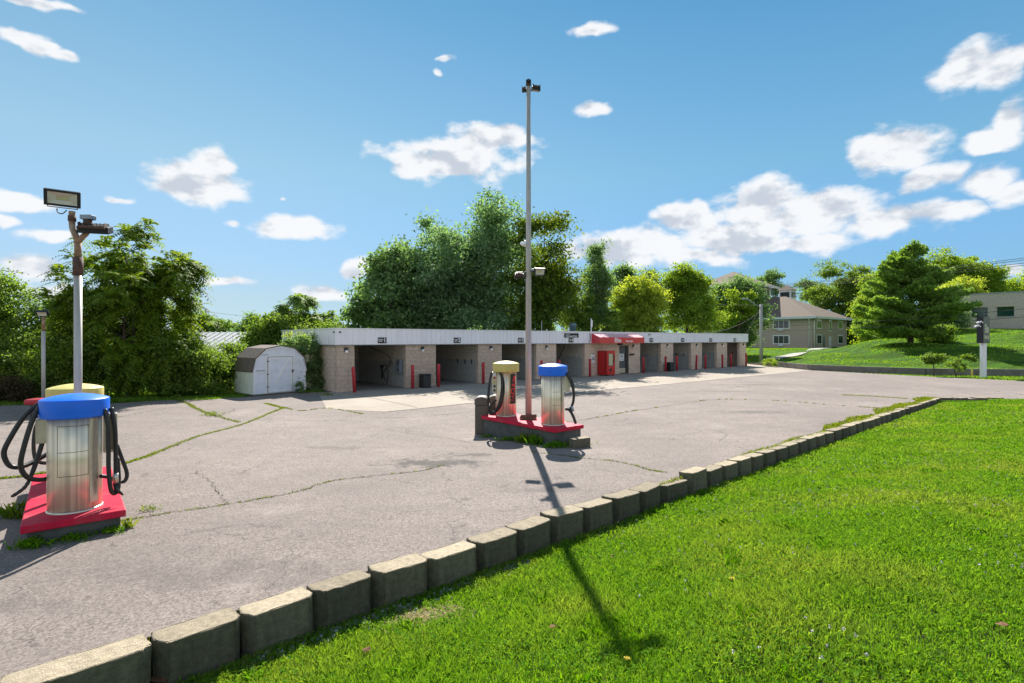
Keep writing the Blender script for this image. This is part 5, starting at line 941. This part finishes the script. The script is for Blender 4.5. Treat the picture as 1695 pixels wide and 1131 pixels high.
tree('deciduous_tree', 'bright tree row top at the right edge above the grey building', 'tree', hb(1682, 100), LB_(100, (1665,482,26,20), (1695,485,30,20), (1730,480,40,26)), 320, 70, .8, .34, .22, LEAF['yell'], .3, 55, gR)
tree('shrub', 'rounded shrub below the pine near the grey building corner', 'shrub', hb(1560, 56), LB_(56, (1558,556,18,14), (1545,562,16,12)), 150, 60, .45, .2, .12, LEAF['mid'], .08, 56, gR, nlimb=8, stems=2)
tree('shrub', 'dark undergrowth between the pine and the grey building', 'shrub', hb(1565, 75), LB_(75, (1560,520,30,34), (1580,535,14,22), (1540,540,30,24)), 300, 60, .6, .26, .17, LEAF['dark'], .1, 57, gR, nlimb=8, stems=2)
# big pine: whorled, slightly drooping boughs
def pine(base, H, Rmax, seed):
    rng = np.random.default_rng(seed); o = thing('pine_tree', 'big spreading pine with layered boughs on the right hill', 'tree', base, 0, gR); mb = MB(); VV = []; off = 0
    mb.tube([(0, 0, -.3), (.1, 0, H*.5), (0, 0, H*.97)], [.28, .17, .03], 10)
    z = .9
    while z < H*.985:
        t = z/H; r = Rmax*(1-t)**.62*(.72+.28*min(1, t*5)) if t < .8 else Rmax*(1-t)**.62*.95; nb = 9 if t < .75 else 4
        for k in range(nb):
            a = rng.uniform(0, 6.283); L_ = max(.6, r*rng.uniform(.55, 1.2)); dx, dy = math.cos(a), math.sin(a); rise = .22*L_*(.3+t)+rng.uniform(-.3, .3); z0 = z+rng.uniform(-.12, .12)
            pts = spline([(0, 0, z0), (dx*L_*.5, dy*L_*.5, z0+rise*.3), (dx*L_, dy*L_, z0+rise)], 4); mb.tube(pts, [.07*(1-t)+.015]*1+[(.06*(1-t)+.012)*(1-.8*i/8) for i in range(1, 9)], 5, cap=False)
            n = int(120*L_) if t < .8 else int(120*L_); s = rng.uniform(.22, 1.04, n)**.8; w = (.30*L_*(1.15-s)+.22)
            lat = rng.normal(size=n)*w*.6; x = dx*L_*s-dy*lat; y = dy*L_*s+dx*lat; zz = z0+rise*s*s+rng.normal(size=n)*.07-abs(lat)*.10
            C_ = np.stack([x, y, zz], 1); Q = np.repeat(C_, 3, 0)+rng.normal(size=(3*n, 3))*.08
            d = np.array([dx, dy, .45])+rng.normal(size=(3*n, 3))*.6; d /= np.linalg.norm(d, axis=1, keepdims=True); sd_ = np.cross(d, rvec(rng, 3*n)); sd_ /= np.linalg.norm(sd_, axis=1, keepdims=True)
            l_ = .30; VV.append(np.stack([Q, Q+d*l_*.5+sd_*.055, Q+d*l_, Q+d*l_*.5-sd_*.055], 1).reshape(-1, 3))
        z += H*.052*(1.15-.35*t)
    v = np.concatenate(VV); np_mesh('crown', v, np.arange(len(v)).reshape(-1, 4), LEAF['pine'], o); mb.build('trunk', M['bark'], o)
pine(hb(1507, 53), 9.9, 5.4, 61)
# saplings by the retaining wall
for px, d, h, lb, sd_ in ((1546, 37.6, 1.55, 'small planted sapling with a rounded crown, the left of two in front of the wall', 61), (1586, 37.0, 1.35, 'thin leaning sapling left of the pylon sign', 62)):
    b = B_(px, d); m = d/880; lobes = [(b[0], b[1], h-.55, .62 if sd_ == 61 else .42, .5, .45), (b[0]+(.0 if sd_ == 61 else .5), b[1], h-.15, .5, .4, .22)]
    tree('sapling', lb, 'sapling', b, lobes, 90 if sd_ == 61 else 50, 34, .17, .13, .08, LEAF['mid'], .05, sd_, 'saplings in front of the retaining wall', nlimb=9)
tree('shrub', 'small light green shrub at the foot of the utility pole', 'shrub', B_(1275, 50.5), LB_(50.5, (1276,600,7,8)), 30, 40, .18, .13, .07, LEAF['yell'], .02, 63, nlimb=5, stems=2)
tree('conifer_seedling', 'small dark weed bush before the right side of the shed front', 'shrub', tuple(gnd(496, 651)), [(*gnd(496, 651, 0).xy, .25, .16, .14, .25), (*gnd(494, 651, 0).xy, .42, .06, .06, .18)], 40, 30, .08, .07, .03, LEAF['dark'], .02, 64, nlimb=6)
# far belt of woods all round the horizon
rng = np.random.default_rng(90); LL = []
for az in np.arange(-180, 180, 1.25):
    if 20 < az < 42: continue
    d = rng.uniform(118, 150); h = rng.uniform(5.0, 8.5) if az < -5 or az > 45 else rng.uniform(7, 10); x, y = d*math.sin(R(az)), d*math.cos(R(az)); LL.append((x, y, h*.45, 4.2, 3.5, h*.62))
v, f, _ = crown(rng, LL, 5200, 26, 1.0, .75, .5)
tag(np_mesh('distant_woods', v, f, LEAF['mid']), 'low belt of distant woodland along the horizon', 'woods', kind='stuff')
tree('deciduous_tree', 'rounded dark far tree above the metal roof', 'tree', B_(412, 80), LB_(80, (412,540,12,16), (405,548,14,10)), 90, 50, .6, .35, .22, LEAF['dark'], .2, 91, 'far trees above the metal roof')
tree('deciduous_tree', 'far green tree left of the metal roof ridge', 'tree', B_(350, 85), LB_(85, (340,540,26,14), (370,545,24,10), (320,545,24,16)), 200, 50, .6, .35, .22, LEAF['mid'], .2, 92, 'far trees above the metal roof')

# ---------------------------------------------------------------- grass
def lawn_zv(x, y):
    a = x*U.x+y*U.y; b = x*V.x+y*V.y; s = np.maximum(0, 5.15-b); k = np.clip(a/29, 0, 1); base = -.30+.22*k
    sl = .21-.16*np.clip((a-4)/18, 0, 1); q = np.minimum(s, 3.2); return base+sl*q*q/(q+.5)*1.12+.015*np.sin(x*1.3+y*.7)*np.minimum(1, s)
def blades(rng, P, h, w, lean=.6):
    n = len(P); a = rng.uniform(0, 6.283, n); l = rng.uniform(.15, 1, n)*lean; H = h*rng.uniform(.5, 1.25, n); d = np.stack([np.cos(a), np.sin(a), np.zeros(n)], 1); b = rng.uniform(0, 6.283, n); s = np.stack([np.cos(b), np.sin(b), np.zeros(n)], 1)*(w*rng.uniform(.6, 1.3, n))[:, None]*.5
    z = np.array([0, 0, 1.])[None]; p1 = P+z*(H*.55)[:, None]+d*(H*l*.35)[:, None]; p2 = P+z*(H*(1-.3*l))[:, None]+d*(H*l)[:, None]
    v = np.stack([P-s, P+s, p1+s*.8, p2, p1-s*.8], 1).reshape(-1, 3); return v, np.arange(5*n).reshape(n, 5)
rng = np.random.default_rng(5); LPOLY = [tuple(p)[:2] for p in lawn_poly]; GV = []; GP = []
def clump(x, y):                         # clumpiness of the turf
    return .5+.5*np.sin(x*2.1+np.sin(y*1.7)*1.3)*np.sin(y*2.6+np.cos(x*1.9)*1.2)
for y0, y1, dens, w, h in ((2.6, 5, 6200, .0068, .068), (5, 7.5, 4200, .0085, .066), (7.5, 11, 2400, .012, .064), (11, 16, 1200, .018, .062), (16, 25, 560, .028, .06)):
    xr = .99*y1+4.5; n = int((y1-y0)*2*xr*dens); x = rng.uniform(-xr, xr, n); y = rng.uniform(y0, y1, n); k = ((np.abs(x) < .99*y+1.0) | (rng.uniform(size=n) < .35)) & inpoly(x, y, LPOLY); x, y = x[k], y[k]
    bare = ((x+.92)/.30)**2+((y-5.45)/.17)**2; k = rng.uniform(size=len(x)) > 1.25*np.exp(-bare); x, y = x[k], y[k]
    c = clump(x, y)*.6+.4*clump(x*3.3+5, y*3.1); P = np.stack([x, y, lawn_zv(x, y)-.015], 1); GP.append(P)
    v, f = blades(rng, P, h*(.65+.8*c), w, .9); GV.append(v)
v = np.concatenate(GV); tag(np_mesh('lawn_grass', v, np.arange(len(v)).reshape(-1, 5), GRASS), 'uneven bright green lawn grass', 'grass', kind='stuff')
# broad-leaved weeds and clover in the turf
GPa = np.concatenate(GP); c = GPa[rng.choice(len(GPa), 26000)]; c = c[(clump(c[:, 0]*.8+3, c[:, 1]*.8) > .45) | (rng.uniform(size=len(c)) < .25)]
P = np.repeat(c, 3, 0)+rng.normal(size=(3*len(c), 3))*np.array([.02, .02, 0]); P[:, 2] += rng.uniform(.02, .055, len(P)); Nn = rvec(rng, len(P))*.55+np.array([0, 0, 1.]); Nn /= np.linalg.norm(Nn, axis=1, keepdims=True)
sc = 1+np.clip(P[:, 1]-6, 0, 20)*.09; v, f = leaf_quads(rng, P, Nn, .030*sc, .022*sc); tag(np_mesh('clover_patches', v, f, CLOVER), 'clover and broad-leaved weeds scattered through the lawn', 'clover', kind='stuff')
P = rng.normal(size=(2600, 3))*[.27, .15, 0]+[-.92, 5.45, 0]; P[:, 2] = lawn_zv(P[:, 0], P[:, 1])-.01; v, f = blades(rng, P, .035, .007, 2.2)
o = np_mesh('dry_grass', v, f, leafmat('straw', (.42, .36, .16), (.62, .56, .30), .3, tcol=(1, 1, .8))); tag(o, 'patch of dry straw-coloured grass in the lawn beside the edging blocks', 'dry grass', kind='stuff')
# broader grass tussocks
tv = []
for i in range(70):
    cpt = GPa[rng.integers(len(GPa))]; n = 60; P = cpt+rng.normal(size=(n, 3))*np.array([.06, .06, 0])*(1+cpt[1]*.03); P[:, 2] = cpt[2]; v, f = blades(rng, P, .10, .012+cpt[1]*.0006, 1.2); tv.append(v)
v = np.concatenate(tv); tag(np_mesh('grass_tussocks', v, np.arange(len(v)).reshape(-1, 5), CLOVER), 'coarser tussocks standing out of the lawn', 'grass', kind='stuff')
# white clover heads
n = 240; cc = []
while len(cc) < n:
    x, y = rng.uniform(1.2, 11), rng.uniform(3.6, 12)
    if inpoly([x], [y], LPOLY)[0] and abs(x) < y*.98 and clump(np.array(x*.6+1), np.array(y*.6)) > rng.uniform(.25, .9): cc.append((x, y))
cc = np.array(cc); P = np.repeat(np.stack([cc[:, 0], cc[:, 1], lawn_zv(cc[:, 0], cc[:, 1])+.06], 1), 12, 0)+rng.normal(size=(12*n, 3))*.005
v, f = leaf_quads(rng, P, rvec(rng, 12*n), .017, .010); tag(np_mesh('clover_flowers', v, f, M['clover']), 'tiny white clover heads in the lawn', 'clover flowers', kind='stuff')
# grass verge on the lot side of the edging blocks, weeds in cracks and at the islands
def strip(a0, a1, b0, wmax, dens, h, w):
    n = int((a1-a0)*wmax*dens); a = rng.uniform(a0, a1, n); q = rng.uniform(0, 1, n)**1.5; wd = wmax*np.clip((a-a0)/6+.1, 0, 1)*(.65+.35*np.sin(a*1.7)*np.sin(a*.6+1)); b = b0+q*wd+(a-a0)*.02
    x = a*U.x+b*V.x; y = a*U.y+b*V.y; return blades(rng, np.stack([x, y, 0*x+.0], 1), h, w, .9)[0]
vs_ = [strip(6.2, 12, 5.50, .22, 900, .07, .012), strip(9, 16, 5.56, .42, 900, .07, .016), strip(14, 29.5, 5.66, .75, 500, .08, .028)]
for i in range(240):
    a = rng.uniform(.5, 8.5); x = a*U.x+5.50*V.x; y = a*U.y+5.50*V.y
    if math.sin(a*5.1)+math.sin(a*2.3) > .7: vs_.append(blades(rng, np.array([[x, y, 0]]*5)+rng.normal(size=(5, 3))*[.03, .02, 0], .03, .005)[0])
for p, w, g_ in crack_pts:
    n = 20 if w > .028 else 9; wd = w*1.5+.01; P = np.array([[p.x, p.y, lot_z(p.x, p.y)]])+rng.normal(size=(n, 3))*[wd*.6, wd*.6, 0]; dist = p.y; vs_.append(blades(rng, P, .028+.012*(w > .028), .006+dist*.0007, 1.3)[0])
v = np.concatenate(vs_); tag(np_mesh('crack_grass', v, np.arange(len(v)).reshape(-1, 5), leafmat('crack_grass', (.07, .13, .01), (.24, .30, .03), .45)), 'grass growing in pavement cracks and along the edging blocks', 'grass', kind='stuff')
# grass patches left of the shed and along the far edges
gp = []
for poly, n, h, w in (([(-14.9, 22.7), (-13.0, 22.9), (-12.3, 24.0), (-12.2, 27.5), (-18.5, 27.5), (-17.5, 22.4)], 26000, .10, .03), ([(-17, 21.9), (-20, 21.2), (-30, 21), (-30, 26), (-16, 26)], 14000, .12, .035),
        ([(24.9, 45), (26.5, 42.2), (29.2, 37.1), (32, 33.4), (45, 32.6), (60, 32.3), (60, 36.6), (36.1, 37.8), (30.5, 39), (27.2, 41.9)], 34000, .10, .045), ([(20.7, 23.2), (28, 23.0), (28, 22), (20.5, 22.5)], 5000, .09, .03), ([(-9.2, 26.0), (-9.9, 27.2), (-11, 27.4), (-11.2, 26.2)], 900, .12, .02)):
    pa = np.array(poly); x = rng.uniform(pa[:, 0].min(), pa[:, 0].max(), n); y = rng.uniform(pa[:, 1].min(), pa[:, 1].max(), n); k = inpoly(x, y, poly); gp.append(blades(rng, np.stack([x[k], y[k], 0*x[k]-.045], 1), h, w, .8)[0])
v = np.concatenate(gp); tag(np_mesh('verge_grass', v, np.arange(len(v)).reshape(-1, 5), GRASS), 'short grass of the verges around the lot', 'grass', kind='stuff')
# grass on the hill, coarse tufts
n = 90000; x = rng.uniform(24, 80, n); y = rng.uniform(37, 95, n); k = inpoly(x, y, [p for p in hill_poly]) & (x < y*.98+1); x, y = x[k], y[k]
Z = np.zeros(len(x))
for i in range(0, len(x), 4000):
    d = (CPA[None, :, 0]-x[i:i+4000, None])**2+(CPA[None, :, 1]-y[i:i+4000, None])**2+.5; w_ = d**-1.9; Z[i:i+4000] = (w_*CPA[None, :, 2]).sum(1)/w_.sum(1)
v, f = blades(rng, np.stack([x, y, Z-.03], 1), .10, .10, .7); tag(np_mesh('hill_grass', v, f, GRASS), 'mown grass on the hill behind the retaining wall', 'grass', kind='stuff')
# weeds round the islands
def weed(lb, pos, n, r, ln, h, seed, mat=WEED, cat='weeds'):
    q = np.random.default_rng(seed); P = q.normal(size=(n, 3))*[r, r*.6, 0]; P[:, 2] = q.uniform(.01, h, n)*np.exp(-(P[:, 0]/r)**2*.4); Nn = rvec(q, n)*.8+[0, 0, .8]; Nn /= np.linalg.norm(Nn, axis=1, keepdims=True); v, f = leaf_quads(q, P, Nn, ln, ln*.4)
    v2, f2 = blades(q, q.normal(size=(n//2, 3))*[r, r*.6, 0], h*1.1, .008, .8)
    V2 = np.concatenate([v, v2.reshape(-1, 5, 3)[:, [0, 1, 2, 3]].reshape(-1, 3)]); o = np_mesh('weed_clump', V2, np.arange(len(V2)).reshape(-1, 4), mat); o.location = pos; tag(o, lb, cat, 'weed clumps', 'stuff'); return o
def ip(a, b): p = W2(a, b); return (p.x, p.y, lot_z(p.x, p.y))
for i, (a, b, n, r, ln, h, lb) in enumerate(((-.35, 8.97, 170, .10, .055, .12, 'low dark weeds under the left corner of the near red island'), (.05, 8.97, 150, .11, .05, .08, 'low weeds under the middle of the near red island front'), (.45, 8.97, 130, .10, .05, .08, 'weeds under the right part of the near red island front'),
        (.64, 9.03, 60, .04, .05, .13, 'yellowish weed at the right corner of the near red island'), (-.62, 10.6, 90, .09, .09, .22, 'bright leafy weed left of the near red island behind the hoses'), (.95, 9.75, 40, .09, .05, .08, 'grass tuft in the crack right of the near red island'),
        (9.15, 10.45, 150, .10, .07, .24, 'tall leafy weed halfway along the middle island curb'), (9.15, 10.0, 110, .10, .06, .26, 'dark weed climbing the curb below the blue-capped vacuum'), (9.12, 11.1, 120, .14, .07, .10, 'low weeds along the left half of the middle island curb'), (9.1, 12.0, 60, .1, .07, .10, 'small weeds at the left end of the middle island curb'),
        (9.2, 9.35, 160, .16, .09, .14, 'grassy weeds spreading at the front corner of the middle island'), (9.75, 9.2, 160, .2, .07, .08, 'grass in the crack in front of the loose block'))):
    weed(lb, ip(a, b), n, r, ln, h, 200+i, WEED if i in (3, 4, 5, 6, 11) else CLOVER)
for i, (px, py) in enumerate(((352, 688), (505, 651), (540, 655))):
    weed(('yellowish weed tuft on the pavement in front of the shed', 'dry weeds at the right corner of the shed', 'weeds at the corner of the car wash wall')[i], tuple(gnd(px, py)), 70, .18, .08, .14, 230+i)
# dandelions, dead leaves, gravel and litter near the blocks
def flower(px, py, h, lb, dd=None):
    z = .0
    for _ in range(6): p = gnd(px, py, z); z = lawn_z(p.x, p.y)+h
    o = thing('dandelion', lb, 'flower', (p.x, p.y, z-h), 0, 'dandelions in the lawn'); MB().tube([(0, 0, 0), (.006, .003, h*.6), (.0, 0, h)], .0022, 5).build('stem', M['marker_g'] if 'marker_g' in M else pm('stem_green', (.12, .22, .04), .7), o)
    q = np.random.default_rng(int(px)); P = q.normal(size=(60, 3))*[.010, .010, .003]+[0, 0, h]; v, f = leaf_quads(q, P, rvec(q, 60)*.5+[0, 0, 1], .016, .006); np_mesh('flower_head', v, f, M['flower'], o)
for a in ((837, 891, .20, 'tall dandelion standing against the edging blocks'), (758, 945, .07, 'yellow dandelion by the wall, the left of two'), (787, 940, .07, 'yellow dandelion by the wall, the right of two'), (1038, 1090, .06, 'yellow dandelion in the lawn near the bottom centre'), (1212, 957, .05, 'yellow flower in the lawn right of the pole shadow'), (316, 1098, .11, 'dandelion in front of the second near edging block')): flower(*a)
for i, (px, py, s, lb) in enumerate(((607, 1075, .045, 'brown dead leaf in the grass near the gravel'), (915, 1037, .04, 'reddish dead leaf in the lawn left of the pole shadow blob'), (1658, 1033, .05, 'brown dead leaf in the lawn near the right edge'), (1014, 920, .03, 'small brown leaf in the lawn right of the blocks'), (265, 1122, .09, 'curled brown leaf between two near edging blocks'))):
    z = 0
    for _ in range(6): p = gnd(px, py, z); z = lawn_z(p.x, p.y)+.055
    q = np.random.default_rng(i); vs = [(math.cos(k)*s*q.uniform(.6, 1), math.sin(k)*s*q.uniform(.5, .9), q.uniform(-.01, .012)) for k in np.linspace(0, 5.6, 8)]; o = MB().add(vs+[(0, 0, .004)], [(k, (k+1) % 8, 8) for k in range(8)]).build('dead_leaf', M['deadleaf'], None, (p.x, p.y, z)); tag(o, lb, 'leaf', 'dead leaves on the lawn')
q = np.random.default_rng(77); mbg = MB()
bm = bmesh.new(); bmesh.ops.create_icosphere(bm, subdivisions=1, radius=1); bv = [v.co.copy() for v in bm.verts]; bm.verts.index_update(); bf = [[v.index for v in f_.verts] for f_ in bm.faces]; bm.free()
for i in range(330):
    t = q.uniform(0, 1); a = 1.2+3.4*t; b = 5.22-abs(q.normal())*.10-.02; x, y = a*U.x+b*V.x, a*U.y+b*V.y; s = q.uniform(.008, .026); m_ = Matrix.Rotation(q.uniform(0, 6), 3, 'Z') @ Matrix.Rotation(q.uniform(0, 6), 3, 'X')
    mbg.add([(Vector((x, y, lawn_z(x, y)+s*.3))+m_ @ Vector((v.x*s*1.3, v.y*s, v.z*s*.7))) for v in bv], bf)
tag(mbg.build('gravel', M['stone']), 'grey gravel at the foot of the near edging blocks', 'gravel', kind='stuff')
